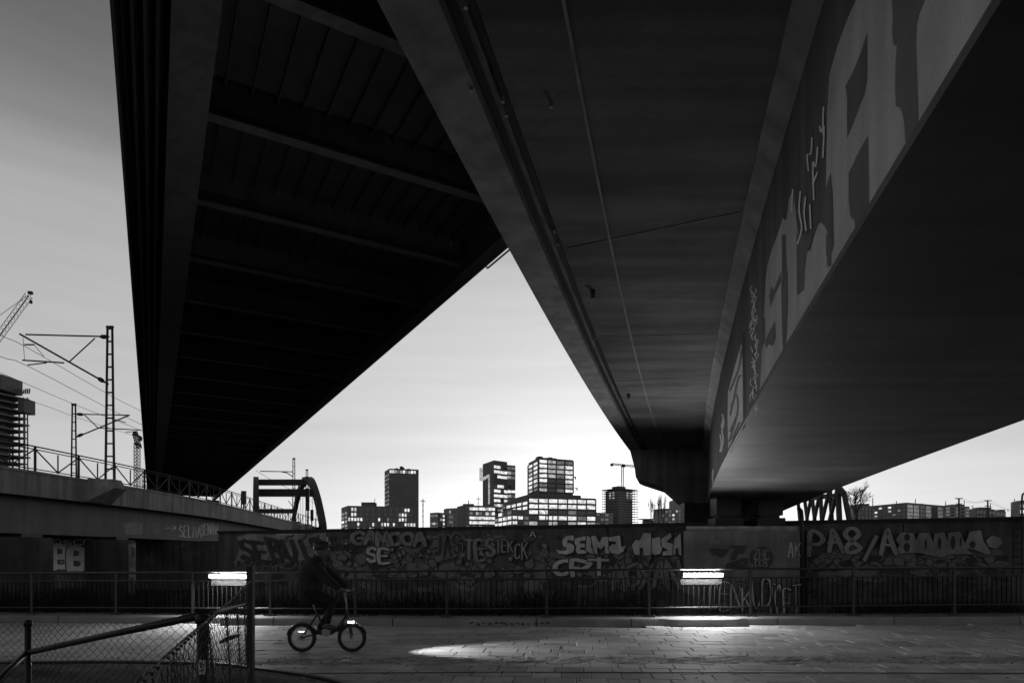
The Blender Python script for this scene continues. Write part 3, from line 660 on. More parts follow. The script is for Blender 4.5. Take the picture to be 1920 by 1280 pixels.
poly_letters(wl, wp, [[(850,590),(900,530),(868,486),(905,425),(1010,430),(1030,490),(1062,428),(1140,430),(1172,512),(1182,435),(1260,423),(1290,500),(1292,430),(1390,418),(1430,520),(1470,418),(1560,408),(1582,500),(1644,592),(1600,604),(1500,562),(1440,560),(1490,602),(1320,602),(1240,628),(1140,612),(1060,592),(960,590),(860,608)],
 [(1600,490),(1650,450),(1720,470),(1735,520),(1680,560),(1620,540)]], T5, M['paint_p'], M['paint_d'], 1.6, label='pale fat letters merging into one band')
mb = MB()
for k, (cx_, cy_, a_, b_) in enumerate(((958, 465, 22, 30), (955, 548, 26, 38), (1110, 520, 9, 40), (1222, 515, 13, 50), (1332, 510, 18, 56), (1490, 525, 24, 30), (1395, 500, 7, 40))):
    patch(mb, [T5((cx_+a_*math.cos(q_*.45), cy_+b_*math.sin(q_*.45))) for q_ in range(14)], wp, .098+.0005*k)
obj('graffiti', mb, M['paint_d'], wl, kind='stuff')
# embankment wall further back on the left, under the viaduct
ew = thing('embankment_wall', (-20, 38, 0), 'dark embankment wall under the viaduct at the left with pale bubble letters', 'wall')
A_, B_, C_ = Vector((-12.35, 26.9)), Vector((-15.6, 36)), Vector((-40, 41))
for a, b in ((A_, B_), (B_, C_)):
    e = (b-a).normalized(); n_ = Vector((e.y, -e.x))*.4
    mb = MB(); mb.prism([tuple(a), tuple(b), tuple(b+n_), tuple(a+n_)] , -1, EYE+.8); obj('wall_panel', mb, M['wall'], ew)
ep = plane_proj((B_.x, B_.y, 0), C_-B_)
mb = MB(); patch(mb, [(97, 1010), (178, 1010), (165, 1070), (97, 1070)], ep, .02); obj('pale_patch', mb, M['paint_m'], ew)
word(ew, ep, 'BB', (102, 1026, 162, 1064), M['paint_x'], M['paint_d'], w=12, ow=1.8, off=.05, seed=2, gap=.1, label='pale bubble letters BB')
word(ew, ep, 'OSCE', (98, 1011, 178, 1021), M['paint_x'], M['paint_d'], w=3.2, ow=1.2, off=.05, seed=3)
scribbles(ew, ep, (0, 1015, 400, 1070), 30, M['paint_m'], (1, 2), 31, off=.02)

# ================================================================== VIADUCT on the left
HV = 3.4
VE = [(8, -21.6), (12, -20.9), (18, -20.1), (24.4, -19.5), (29.8, -18.95), (36, -18.85), (42, -19.1), (51, -20.4), (63.8, -22.2), (85, -24.6), (110, -32), (150, -46)]
def ve(y): return interp(VE, y)
def ve_s(y): return sum(ve(y+d) for d in (-4, -2, 0, 2, 4))/5
vys = [8+i*2.0 for i in range(60)]
def vsw(prof, y0=8, y1=126, n=60):
    mb = MB(); mb.loft([[Vector((ve_s(y)+dx, y, EYE+h)) for dx, h in prof] for y in [y0+(y1-y0)*i/n for i in range(n+1)]]); return mb
via = thing('railway_viaduct', (-24, 40, 0), 'curving concrete railway viaduct on round columns at the left edge', 'viaduct')
obj('deck_slab', vsw([(-12, HV-.6), (-.35, HV-.6), (-.35, HV-.08), (-12, HV-.08)]), M['via'], via)
obj('fascia', vsw([(-.348, HV-1.02), (-.02, HV-1.02), (0, HV-.1), (.05, HV-.1), (.05, HV), (-.348, HV)]), M['via'], via)
obj('girder', vsw([(-1.5, .88), (-.75, .88), (-.75, HV-.602), (-1.5, HV-.602)]), M['viag'], via)
obj('girder', vsw([(-10.5, .88), (-9.7, .88), (-9.7, HV-.602), (-10.5, HV-.602)]), M['viag'], via)
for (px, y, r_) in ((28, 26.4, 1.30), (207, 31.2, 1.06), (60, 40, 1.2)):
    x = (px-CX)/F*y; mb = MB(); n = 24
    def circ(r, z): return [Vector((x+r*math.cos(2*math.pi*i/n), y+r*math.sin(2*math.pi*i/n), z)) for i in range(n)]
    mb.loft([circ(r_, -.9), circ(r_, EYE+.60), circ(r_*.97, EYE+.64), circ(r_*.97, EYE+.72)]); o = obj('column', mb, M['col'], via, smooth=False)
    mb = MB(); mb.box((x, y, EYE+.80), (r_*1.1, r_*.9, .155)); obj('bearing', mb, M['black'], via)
xc_ = (207-CX)/F*31.2
for a0, a1, z0, z1, m_, rr_ in ((-14, 30, -.4, EYE+.55, 'paint_m', 1.064), (-2, 14, EYE-.1, EYE+.4, 'paint_d', 1.067), (-40, -24, EYE+.05, EYE+.38, 'paint_d', 1.067), (8, 27, .2, .9, 'paint_w', 1.068), (-10, 5, .5, 1.0, 'paint_w', 1.068)):  # widest pale strip paints in the column's lamplit right edge; others are graffiti marks
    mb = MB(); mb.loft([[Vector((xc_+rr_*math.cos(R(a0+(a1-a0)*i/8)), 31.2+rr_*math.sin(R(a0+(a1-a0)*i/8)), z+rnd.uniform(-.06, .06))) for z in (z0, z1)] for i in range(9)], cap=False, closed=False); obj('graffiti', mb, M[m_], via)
def girder_proj(px, py, off=0):
    k = (px-CX)/F; lo, hi = 10., 60.
    for _ in range(40):
        m_ = (lo+hi)/2
        if (ve_s(m_)-.75)/m_ < k: lo = m_
        else: hi = m_
    return Vector((ve_s(lo)-.75+off, lo, EYE+(HZ-py)/F*lo))
mb = MB(); patch(mb, [(229, 981), (258, 978), (268, 983), (267, 1002), (233, 1001)], girder_proj, .008); obj('pale_patch', mb, M['paint_m'], via)
word(via, girder_proj, 'SELMA', (335, 985, 377, 1005), M['paint_w'], w=2.0, off=.010, seed=1, curvy=False); word(via, girder_proj, '>', (306, 982, 334, 996), M['paint_w'], w=1.4, off=.010, seed=2, curvy=False)
word(via, girder_proj, 'SENAW', (376, 982, 408, 1002), M['paint_l'], w=2.0, off=.010, seed=3); word(via, girder_proj, 'SE', (284, 983, 300, 998), M['paint_m'], w=1.2, off=.010, seed=4)
# corbel under the near mast
for px, y in ((206, 29.5), (556, 66), (575, 72)):
    x = (px-CX)/F*y; mb = MB(); e = ve_s(y)
    mb.loft([[(e-.1, y-.9, EYE+HV-1.0), (e+.05, y-.9, EYE+HV-1.0), (e+.05, y+.9, EYE+HV-1.0), (e-.1, y+.9, EYE+HV-1.0)], [(e-.1, y-.8, EYE+HV-.35), (x+.5, y-.45, EYE+HV-.35), (x+.5, y+.45, EYE+HV-.35), (e-.1, y+.8, EYE+HV-.35)],
             [(e-.1, y-.6, EYE+HV+.06), (x+.35, y-.3, EYE+HV+.06), (x+.35, y+.3, EYE+HV+.06), (e-.1, y+.6, EYE+HV+.06)]]); obj('corbel', mb, M['via'], via)
# railing of the viaduct
vr = thing('viaduct_railing', (ve_s(30)-.1, 30, EYE+HV), 'steel railing with diagonal braces along the top of the viaduct', 'railing')
def vp(y, h): return Vector((ve_s(y)-.12, y, EYE+HV+h))
y = 12.0; stn = []
while y < 100: stn.append(y); y += 2.35
for h, w in ((1.02, .06), (.90, .045), (.10, .045)):
    mb = MB(); mb.tube([vp(12+i*1.175, h) for i in range(75)], w/2, 5); obj('rail', mb, M['mast'], vr)
for y in stn:
    mb = MB(); mb.box(vp(y, .51), (.07, .07, 1.02)); obj('post', mb, M['mast'], vr)
    if y < 70:
        mb = MB(); mb.box(vp(y+1.175, .45), (.04, .04, .80)); obj('stay', mb, M['mast'], vr)
        mb = MB(); mb.bar(vp(y+.05, .88), vp(y+1.14, .12), .04); obj('brace', mb, M['mast'], vr)
        mb = MB(); mb.bar(vp(y+2.30, .88), vp(y+1.21, .12), .04); obj('brace', mb, M['mast'], vr)

# ------------------------------------------------------------------ catenary masts and wires
def lattice_mast(name, x, y, zb, h, wb, wt, label, group, arm=None, step=.55, dep=.09):
    t = thing(name, (x, y, zb), label, 'catenary mast', group)
    for s in (-1, 1):
        mb = MB(); mb.loft([[(x+s*wb/2-.035, y-dep/2, zb), (x+s*wb/2+.035, y-dep/2, zb), (x+s*wb/2+.035, y+dep/2, zb), (x+s*wb/2-.035, y+dep/2, zb)],
                            [(x+s*wt/2-.03, y-dep/2, zb+h), (x+s*wt/2+.03, y-dep/2, zb+h), (x+s*wt/2+.03, y+dep/2, zb+h), (x+s*wt/2-.03, y+dep/2, zb+h)]]); obj('chord', mb, M['mast'], t)
    n = int(h/step)
    for i in range(1, n+1):
        z = i*h/n; w = wb+(wt-wb)*z/h; mb = MB(); mb.box((x, y, zb+z-.03), (w-.02, dep*.8, .06)); obj('batten', mb, M['mast'], t)
    mb = MB(); mb.box((x, y, zb+h+.05), (wt+.1, dep, .1)); obj('cap', mb, M['mast'], t)
    return t
zv = EYE+HV
Y1 = 29.5; X1 = (206-CX)/F*Y1
m1 = lattice_mast('catenary_mast', X1, Y1, zv, 7.05, .40, .22, 'tallest lattice catenary mast, standing on the near edge of the viaduct', 'catenary masts')
def arm(t, Y, lines, r=.035):
    for (a, b, rr) in lines:
        mb = MB(); p, q_ = at(*a, Y), at(*b, Y); mb.tube([p, q_], r*rr, 6); obj('cantilever', mb, M['mast'], t)
    return t
arm(m1, Y1, [((205,631),(48,627),1), ((37,626),(203,720),1.3), ((178,634),(130,678),.8), ((42,675),(120,680),1), ((52,684),(87,680),.8), ((46,646),(64,646),1), ((43,632),(46,674),.3), ((64,646),(82,668),.4)])
for a, b in (((203, 631.5), (187, 631)), ((196, 716), (183, 708))):
    mb = MB(); p, q_ = at(*a, Y1), at(*b, Y1); mb.tube([p, p.lerp(q_, .3), p.lerp(q_, .7), q_], [.04, .10, .10, .04], 8); obj('insulator', mb, M['mast'], m1)
Y2 = 44.6; X2 = (138.5-CX)/F*Y2
m2 = lattice_mast('catenary_mast', X2, Y2, zv, 7.05, .40, .22, 'smaller lattice mast behind the viaduct railing, its arm pointing at the dark bridge', 'catenary masts')
arm(m2, Y2, [((141,776),(243,778),1.2), ((144,819),(243,778),1.3), ((159,778),(184,802),1), ((184,802),(265,806),1.1), ((216,786),(236,792),1), ((236,810),(258,808),.8)])
for a, b in (((143, 776), (157, 777)), ((145, 818), (156, 813))):
    mb = MB(); p, q_ = at(*a, Y2), at(*b, Y2); mb.tube([p, p.lerp(q_, .3), p.lerp(q_, .7), q_], [.04, .11, .11, .04], 8); obj('insulator', mb, M['mast'], m2)
for px, pt, pb, Y, lab in ((551, 860, 985, 66, 'thin lattice mast rising behind the arch bridge'), (575.5, 881, 990, 72, 'short lattice mast in front of the right arch rib')):
    p = at(px, pb, Y); z1 = at(px, pt, Y).z
    t = lattice_mast('catenary_mast', p.x, Y, zv-.2, z1-zv+.2, .26, .18, lab, 'catenary masts', step=.7)
    if px < 560: arm(t, Y, [((549, 884), (488, 883), 1), ((549, 893), (538, 886), 1), ((538, 886), (528, 884), 1), ((549, 949), (540, 938), .7)], .05)
    else: arm(t, Y, [((574, 894), (566, 895), 1)], .05)
for px, pt, Y in ((793, 936, 90), (897, 932, 110)):
    p = at(px, 990, Y); t = thing('catenary_mast', (p.x, Y, 0), 'thin far mast right of the dark tower' if px < 850 else 'thin far mast just left of the slim lit tower', 'catenary mast', 'catenary masts')
    mb = MB(); zt = at(px, pt, Y).z
    for s in (-1, 1): mb.bar((p.x+s*.12, Y, 0), (p.x+s*.07, Y, zt), .06)
    n = 12
    for i in range(n): mb.box((p.x, Y, zt*(i+1)/n), (.24, .06, .07))
    obj('chord', mb, M['mast'], t); mb = MB(); mb.bar(at(px-5, pt+3, Y), at(px+5, pt+3, Y), .08); obj('cross_arm', mb, M['mast'], t)
def wire(pts, r, label, parent=None):
    mb = MB(); mb.tube(smooth_pts([tuple(p) for p in pts], 4), r, 4); tag(obj('overhead_wire', mb, M['mast']), label, 'wire', 'overhead wires')
wire([at(-160, 545, 22), at(0, 628, 27.5), at(52, 652, Y1), at(205, 740, 38), at(268, 772, 46)], .014, 'uppermost overhead wire between sky and the near catenary mast')
wire([at(-160, 600, 22), at(0, 668, 27), at(52, 686, Y1), at(205, 766, 38), at(268, 797, 46)], .014, 'second overhead wire, held by the lower arm of the near mast')
wire([at(-100, 655, 30), at(25, 709, 34), at(150, 762, 41), at(243, 798, 45), at(268, 808, 47)], .014, 'third overhead wire, running to the arm of the smaller mast')
wire([at(-100, 720, 30), at(58, 752, 35), at(143, 782, 41), at(240, 813, 46), at(268, 822, 48)], .012, 'lowest overhead wire below the smaller mast arm')
wire([at(480, 882, 60), at(520, 905, 68), at(560, 925, 80), at(600, 950, 100)], .02, 'thin wire sloping through the arch bridge')
# signals
for px, pt, pb, Y, lab in ((457, 920, 962, 50, 'black railway signal left of the arch bridge'), (577, 915, 985, 71, 'black railway signal inside the arch'), (585, 955, 990, 80, 'small black signal box under the arch leg')):
    a, b = at(px, pt, Y), at(px, pb, Y); t = thing('railway_signal', (a.x, Y, zv), lab, 'signal', 'railway signals'); hh = (a.z-b.z)
    mb = MB(); mb.box((a.x, Y, a.z-hh*.3), (.34, .2, hh*.6)); obj('head', mb, M['black'], t)
    mb = MB(); mb.tube([(a.x, Y, a.z-hh*.6), (a.x, Y, b.z)], .06, 6); obj('pole', mb, M['black'], t)
    mb = MB(); mb.box((a.x, Y-.16, a.z-hh*.15), (.3, .12, .06)); obj('hood', mb, M['black'], t)

# ------------------------------------------------------------------ arch bridge beyond the viaduct
ab = thing('arch_bridge', (-30, 90, 0), 'dark arch bridge end frame with three cross beams beyond the viaduct', 'arch bridge')
prof = [(75.2, 3.2), (78.5, 5.2), (82.4, 7.2), (88.6, 9.6), (93.5, 10.8), (98.8, 11.5), (106, 12.0), (112.9, 11.9), (121.5, 10.8), (129.9, 8.9), (138, 6.0), (145, 3.0)]
for nm, c in (('arch_rib', 0.0), ('arch_rib', 7.9)):
    mb = MB(); pts = [Vector((c-.4*y, y, EYE+h)) for y, h in smooth_pts(prof, 3)]
    rings = []; lat = Vector((.93, .37, 0))*.36
    for i, p in enumerate(pts):
        a = pts[max(i-1, 0)]; b = pts[min(i+1, len(pts)-1)]; t = (b-a).normalized(); nn = t.cross(lat).normalized()*.55
        rings.append([p-lat-nn, p+lat-nn, p+lat+nn, p-lat+nn])
    mb.loft(rings); obj(nm, mb, M['arch'], ab)
for y, h, w in ((98.8, 11.2, .9), (86, 8.35, 1.0), (130, 8.9, .9)):
    mb = MB(); mb.bar((-.4*y+.2, y, EYE+h), (7.7-.4*y, y, EYE+h), .6, w); obj('cross_beam', mb, M['arch'], ab)
mb = MB()
for c in (0, 7.9): mb.loft([[Vector((c-.4*y-.3, y, EYE+2.4)), Vector((c-.4*y+.3, y, EYE+2.4)), Vector((c-.4*y+.3, y, EYE+3.4)), Vector((c-.4*y-.3, y, EYE+3.4))] for y in (74, 148)])
obj('tie_beam', mb, M['arch'], ab)
for i in range(1, 11):
    y = 78+i*6; h = interp(prof, y)
    for c in (0, 7.9): mb = MB(); mb.tube([(c-.4*y, y, EYE+3.4), (c-.4*y, y, EYE+h-.3)], .035, 5); obj('hanger', mb, M['arch'], ab)

# ------------------------------------------------------------------ truss bridge behind the pier (right)
tb_ = thing('truss_bridge', (24, 46, 0), 'dark steel truss bridge portal showing under the box girder at the right', 'truss bridge')
for a, b, w in (((1593,978,44),(1583,926,44),.26), ((1583,926,44),(1571,912,44.5),.30), ((1571,912,44.5),(1574,978,44.5),.28), ((1571,914,44.5),(1555,978,46),.22), ((1556,914,47),(1560,978,47),.22), ((1556,914,47),(1541,978,48),.2),
                ((1538,920,49),(1541,978,49),.22), ((1522,926,52),(1528,978,52),.22), ((1508,930,55),(1514,978,55),.22), ((1538,920,49),(1526,978,50),.2), ((1522,926,52),(1512,978,53),.2), ((1583,926,44),(1490,940,58),.24), ((1571,912,44.5),(1480,925,60),.24),
                ((1571,915,44.5),(1540,915,46),.16), ((1572,926,44.5),(1540,928,46),.12), ((1496,935,57),(1500,978,57),.22)):
    mb = MB(); mb.bar(at(*a), at(*b), w); obj('truss_member', mb, M['arch'], tb_)

# ================================================================== RAILING along the kerb, lamps
def yr(x): return yk(x)+.45
def ztop(x): return 1.245+(.0103*x if x < 0 else .0045*x)
def zk(x): return rz(x)+KH
def xpx(px):
    lo, hi = -40., 40.
    for _ in range(50):
        m_ = (lo+hi)/2
        if m_/yr(m_) < (px-CX)/F: lo = m_
        else: hi = m_
    return lo
rl = thing('kerb_railing', (0, yr(0), zk(0)), 'long dark steel railing with thin balusters on the kerb across the whole picture', 'railing')
posts = [xpx(p) for p in (-230, -90, 60, 218, 362, 507, 666, 838, 1025, 1217, 1407, 1600, 1789, 1980, 2180)]
rx = [posts[0]+(posts[-1]-posts[0])*i/70 for i in range(71)]
for dz, w, nm in ((0, .028, 'handrail'), (-.205, .018, 'mid_rail'), (-.89, .018, 'bottom_rail')):
    mb = MB(); mb.tube([(x, yr(x), ztop(x)+dz) for x in rx], w, 8); obj(nm, mb, M['rail'], rl, smooth=True)
for x in posts:
    mb = MB(); mb.box((x, yr(x), (ztop(x)+zk(x))/2), (.06, .045, ztop(x)-zk(x)-.03)); obj('post', mb, M['rail'], rl)
    mb = MB(); mb.box((x, yr(x), zk(x)+.010), (.24, .16, .02))
    for s in (-1, 1): mb.tube([(x+s*.085, yr(x)-.04, zk(x)+.02), (x+s*.085, yr(x)-.04, zk(x)+.055)], .018, 6)
    obj('base_plate', mb, M['rail'], rl)
bal = MB(); bal.box((0, 0, 0), (.016, .016, .685)); bme = bal.mesh('baluster', M['bar'])
x = posts[0]; nb = 0
while x < posts[-1]:
    x += .125
    if min(abs(x-p) for p in posts) > .05 and abs((x)/yr(x)) < .86:
        link('baluster', bme, rl, (x, yr(x), ztop(x)-.5475)); nb += 1
def lamp(px, py, lab, Ln):
    x = xpx(px); y = yr(x)-.12; z = at(px, py, y).z
    t = thing('tube_lamp', (x, y, z), lab, 'lamp', 'lit tube lamps on the railing')
    e = (Vector((xpx(px+30), yr(xpx(px+30)), 0))-Vector((xpx(px-30), yr(xpx(px-30)), 0))).normalized()
    f = Vector((e.y, -e.x, 0))
    c = Vector((x, y, z)); up = Vector((0, 0, 1))
    mb = MB(); mb.tube([c-e*Ln/2, c+e*Ln/2], .032, 12); obj('light_tube', mb, M['tube'], t, smooth=True)
    mb = MB(); a = c-e*(Ln/2+.03); b = c+e*(Ln/2+.03); bk = -f*.042
    mb.loft([[k+bk-up*.060, k+bk+up*.0428, k+bk*1.4+up*.0428, k+bk*1.4-up*.060] for k in (a, b)]); obj('housing', mb, M['house'], t)
    mb = MB(); bq = -f*.095; mb.loft([[k+bq-up*.23, k+bq-up*.045, k+bq*1.1-up*.045, k+bq*1.1-up*.23] for k in (a, b)]); obj('skirt', mb, M['house'], t)
    for s in (-1, 1):
        k = c+e*s*Ln*.34; mb = MB(); hr = Vector((k.x, yr(k.x), ztop(k.x))); mb.tube([k-f*.06+up*.05, k-f*.10+up*.10, hr+Vector((0, 0, -.02))], .009, 6); obj('bracket', mb, M['black'], t)
    k = c+e*(Ln/2+.03); mb = MB(); mb.tube(smooth_pts([tuple(k-f*.05), tuple(k+e*.08-f*.08-up*.05), tuple(k+e*.22-f*.11+up*.06), (k.x+.40*e.x, yr(k.x+.4*e.x)-.03, ztop(k.x+.4)-.01)], 4), .007, 5); obj('cable', mb, M['black'], t)
    for s in (-1, 1):
        k = c+e*s*(Ln/2+.012); mb = MB(); mb.loft([[k+bk-up*.042-e*.012, k+f*.035-up*.042-e*.012, k+f*.035+up*.042-e*.012, k+bk+up*.042-e*.012], [k+bk-up*.042+e*.012, k+f*.035-up*.042+e*.012, k+f*.035+up*.042+e*.012, k+bk+up*.042+e*.012]]); obj('end_cap', mb, M['house'], t)
lamp(1315, 1077, 'lit white tube lamp on the railing in front of the graffiti pier', .93)
lamp(432, 1080, 'lit white tube lamp on the railing beside the tall fence post', 1.0)
# dry stems and brush behind the railing
mb = MB()
for k in range(9000):
    x = rnd.uniform(-18, 15)
    if 3.6 < x < 8.3 and rnd.random() < .93: continue
    y = yr(x)+rnd.uniform(.45, 1.6); big = x < 3.6
    h = (rnd.uniform(.35, 1.0) if big else rnd.uniform(.25, .7))*(.8+.35*noise.noise(Vector((x*.7, 0, 0)))); a = rnd.gauss(0, .28); b = rnd.uniform(-.3, .3)
    p = Vector((x, y, -.3)); q_ = p+Vector((a*h*.5, b*h*.5, h*.6+.3)); r_ = p+Vector((a*h*1.3, b*h, h+.3)); w_ = rnd.uniform(.003, .012); s = Vector((w_, 0, 0))
    mb.add([p-s, p+s, q_+s*.8, q_-s*.8, r_], [(0, 1, 2, 3), (3, 2, 4)])
o = obj('weeds', mb, M['stem'], kind='stuff'); tag(o, 'dark dry weed stems growing behind the railing', 'weeds')

# ladder on the wall at the far right
ld = thing('wall_ladder', at(1905, 1060, 16.4), 'steel ladder with tall hoop fixed to the wall at the right edge', 'ladder')
for px, pt in ((1897, 972), (1913, 965)):
    mb = MB(); mb.tube([wp(px, 1075, .12), wp(px, pt, .12)], .022, 6); obj('stile', mb, M['rail'], ld)
for k in range(7):
    mb = MB(); mb.tube([wp(1897, 978+k*13, .12), wp(1913, 978+k*13, .12)], .013, 5); obj('rung', mb, M['rail'], ld)
mb = MB(); mb.tube(smooth_pts([tuple(wp(1913, 965, .12)), tuple(wp(1913, 938, .12)), tuple(wp(1914, 928, .12)), tuple(wp(1918, 925, .12)), tuple(wp(1922, 930, .12)), tuple(wp(1922, 965, .12))], 4), .022, 6); obj('hoop', mb, M['rail'], ld)

# ================================================================== CITY
unit = {}
def wmesh(kind):
    if kind not in unit:
        mb = MB(); mb.box((0, 0, 0), (1, 1, 1)); unit[kind] = mb.mesh('window', {'#': M['lit'], '+': M['lit2'], '-': M['lit3'], '.': M['glass']}[kind])
    return unit[kind]
def face_windows(t, a, b, z0, z1, rows, m, frac=(.8, .6), proud=.06, frame=True, fd=.35, split=None):
    """windows of one facade from plan point a to b (top row first), each a pane of its own, in a projecting frame of floors and piers"""
    a = Vector(a); b = Vector(b); e = (b-a); Ln = e.length; e.normalize(); n = Vector((e.y, -e.x))
    if n.dot(a) > 0: n = -n
    ang = math.atan2(e.y, e.x); nr = len(rows); nc = max(len(r) for r in rows); fh = (z1-z0)/nr; cw = Ln/nc
    for i, r in enumerate(rows):
        z = z1-(i+.5)*fh
        for j, ch in enumerate(r):
            if ch not in '#+-.': continue
            p = a+e*(j+.5)*cw+n*proud
            o = link('window', wmesh(ch), t, (p.x, p.y, z)); o.rotation_euler = (0, 0, ang); o.scale = (cw*frac[0], .1, fh*frac[1])
    if frame:
        mb = MB(); g_ = (1-frac[1])*fh*.6; gw = (1-frac[0])*cw*.7; c = (a+b)/2
        for i in range(nr+1): mb.box((c.x+n.x*fd/2, c.y+n.y*fd/2, min(max(z1-i*fh, z0+g_/2), z1-g_/2)), (Ln, fd, g_), ang)
        for j in range(nc+1):
            p = a+e*j*cw+n*(fd/2-.02); mb.box((p.x, p.y, (z0+z1)/2), (gw, fd-.03, z1-z0-.02), ang)
        obj('facade_frame', mb, m, t)
def block(t, xl_, xm, xr_, ytop, Y, dl, dr, m, ybase=1045, name='wall', back=None):
    """a building body with a corner towards us at pixel column xm; returns plan corners and heights"""
    zt = at(0, ytop, Y).z; zb = -.5
    L_ = Vector(((xl_-CX)/F*(Y+dl), Y+dl)); M_ = Vector(((xm-CX)/F*Y, Y)); R_ = Vector(((xr_-CX)/F*(Y+dr), Y+dr)); B = L_+R_-M_
    mb = MB(); mb.prism([tuple(M_), tuple(R_), tuple(B), tuple(L_)], zb, zt); obj(name, mb, m, t)
    return L_, M_, R_, B, zt
def zy(py, Y): return at(0, py, Y).z
# --- low block + dark patterned tower
Y = 330
t = thing('office_block', ((712-CX)/F*Y, Y, 0), 'low dark office block with scattered lit windows below the dark tower', 'office block')
Lp, Mp, Rp, Bp, zt = block(t, 640, 652, 785, 947.5, Y, 16, 8, M['b1'])
face_windows(t, Mp, Rp, zy(996, Y), zt-.6, [' ## . . . . . . . .##.  ', ' ## . . . . . . .+##..  ', '#####.. . #. -.. ##+..  ', ' . #.. .#. +##.#. .#+## ', '. .+ - #+ .#.###.##+ .. '], M['b1'], (.62, .62), frame=False)
face_windows(t, Lp, Mp, zy(996, Y), zt-2.6, ['..', '..', '#-', '--', '.#'], M['b1'], (.7, .6), frame=False)
mb = MB(); p = at(692, 943, Y+6); mb.box((p.x, p.y, zt+1.0), (6.8, 6, 2.0)); mb.box((p.x+3, p.y, zt+3), (.25, .25, 2.5)); obj('roof_plant', mb, M['b3'], t)
Y = 338
t = thing('office_tower', ((755-CX)/F*Y, Y, 0), 'dark tower with staggered pattern cladding and a lit rim at its top', 'tower')
Lp, Mp, Rp, Bp, zt = block(t, 721, 730, 785, 878, Y, 12, 4, M['b3'])
rows = []
for i in range(15): rows.append(''.join('. '[(k+i) % 2] if rnd.random() < .9 else '.' for k in range(16)))
face_windows(t, Mp, Rp, zy(948, Y), zt-3.0, rows, M['b2'], (.96, .55), .03, frame=False)
face_windows(t, Mp, Rp, zt-2.6, zt-.5, ['##+-+#-+## '], M['b3'], (.8, .7), .05, frame=False)
face_windows(t, Lp, Mp, zy(948, Y), zt-2, ['-..', '...', '.. ', '. .', '...', '. .', '...', '...'], M['b3'], (.7, .4), .03, frame=False)
mb = MB(); c = (Mp+Bp)/2
for (dx, h) in ((-2.5, 1.2), (0, 2.2), (.8, 1.6), (4, .9)): mb.box((c.x+dx, c.y, zt+h/2), (1.6, 1.6, h))
obj('roof_plant', mb, M['b3'], t)
# --- middle low blocks
Y = 300
t = thing('office_block', ((820-CX)/F*Y, Y, 0), 'small grey block with dim windows at the left of the middle group', 'office block')
Lp, Mp, Rp, Bp, zt = block(t, 806, 821, 834, 960, Y, 4, 5, M['b2'])
face_windows(t, Lp, Mp, zy(992, Y), zt-.6, ['---', '...', '-#-', '---'], M['b2'], (.85, .5), frame=False); face_windows(t, Mp, Rp, zy(992, Y), zt-.5, ['. #', ' +#', ' .#', '. #'], M['b2'], (.7, .55), frame=False)
t = thing('office_block', ((845-CX)/F*(Y+6), Y+6, 0), 'stepped grey block between the small block and the bright striped block', 'office block')
Lp, Mp, Rp, Bp, zt = block(t, 832, 838, 862, 952.5, Y+6, 6, -3, M['b2'])
face_windows(t, Mp, Rp, zy(992, Y), zt-.5, [' +.. #', ' --. .', ' --. #', ' .-. #'], M['b2'], (.7, .5), frame=False)
t = thing('office_block', ((890-CX)/F*(Y-6), Y-6, 0), 'dark low block with three bright horizontal window bands', 'office block')
Lp, Mp, Rp, Bp, zt = block(t, 857, 868, 928, 946.5, Y-8, 10, 4, M['b1'])
face_windows(t, Mp, Rp, zy(992, Y-8), zt-.5, [' .#####+##', ' .-.+-.#-#', ' .########', ' .########', ' -.-.+.- .'], M['b1'], (.93, .62), frame=False)
mb = MB(); p = at(878, 946, Y); mb.box((p.x, Y+2, zt+.6), (5, 4, 1.3)); mb.box((p.x, Y+2, zt+2), (.4, .4, 2)); obj('roof_plant', mb, M['b3'], t)
# --- slim lit tower
Y = 320
t = thing('office_tower', ((935-CX)/F*Y, Y, 0), 'slim dark tower with a stepped top and lit window bands on its right face', 'tower')
Lp, Mp, Rp, Bp, zt = block(t, 905, 926, 951, 862.5, Y, 14, 6, M['b3'])
face_windows(t, Mp, Rp, zy(960, Y), zy(870, Y), ['## .', '####', ' ###', '    ', '.## ', '##.#', '####', '## #', '+#+#', '.-+.'], M['b3'], (.92, .58), frame=False)
mb = MB(); R2 = Vector(((966.5-CX)/F*(Y+9), Y+9)); d = (Bp-Rp)*.8; a0 = Rp-(Bp-Rp)*0.0
mb.prism([tuple(Rp), tuple(R2), tuple(R2+d), tuple(Rp+d)], -.5, zy(870.5, Y+5)); obj('side_wing', mb, M['b1'], t)
face_windows(t, Rp, R2, zy(960, Y+5), zy(872, Y+5), ['--', '+-', '+-', '  ', '. ', '##', '+-', '--', '#+', '+.'], M['b1'], (.88, .55), frame=False)
mb = MB(); p = at(904, 920, Y+15); mb.box((p.x-.6, p.y, (zy(877, Y+15)+zy(901, Y+15))/2), (1.6, 2, zy(877, Y+15)-zy(901, Y+15))); a = at(904, 899, Y+13.5); b = at(917, 892, Y+5.4); a.y -= 1; b.y -= 1
mb.bar(a, b, .5, 1.4); mb.bar(at(917, 892, Y+5)-Vector((0, 1, 0)), at(917, 945, Y+5)-Vector((0, 1, 0)), .8, .5); obj('light_frame', mb, M['lit2'], t)
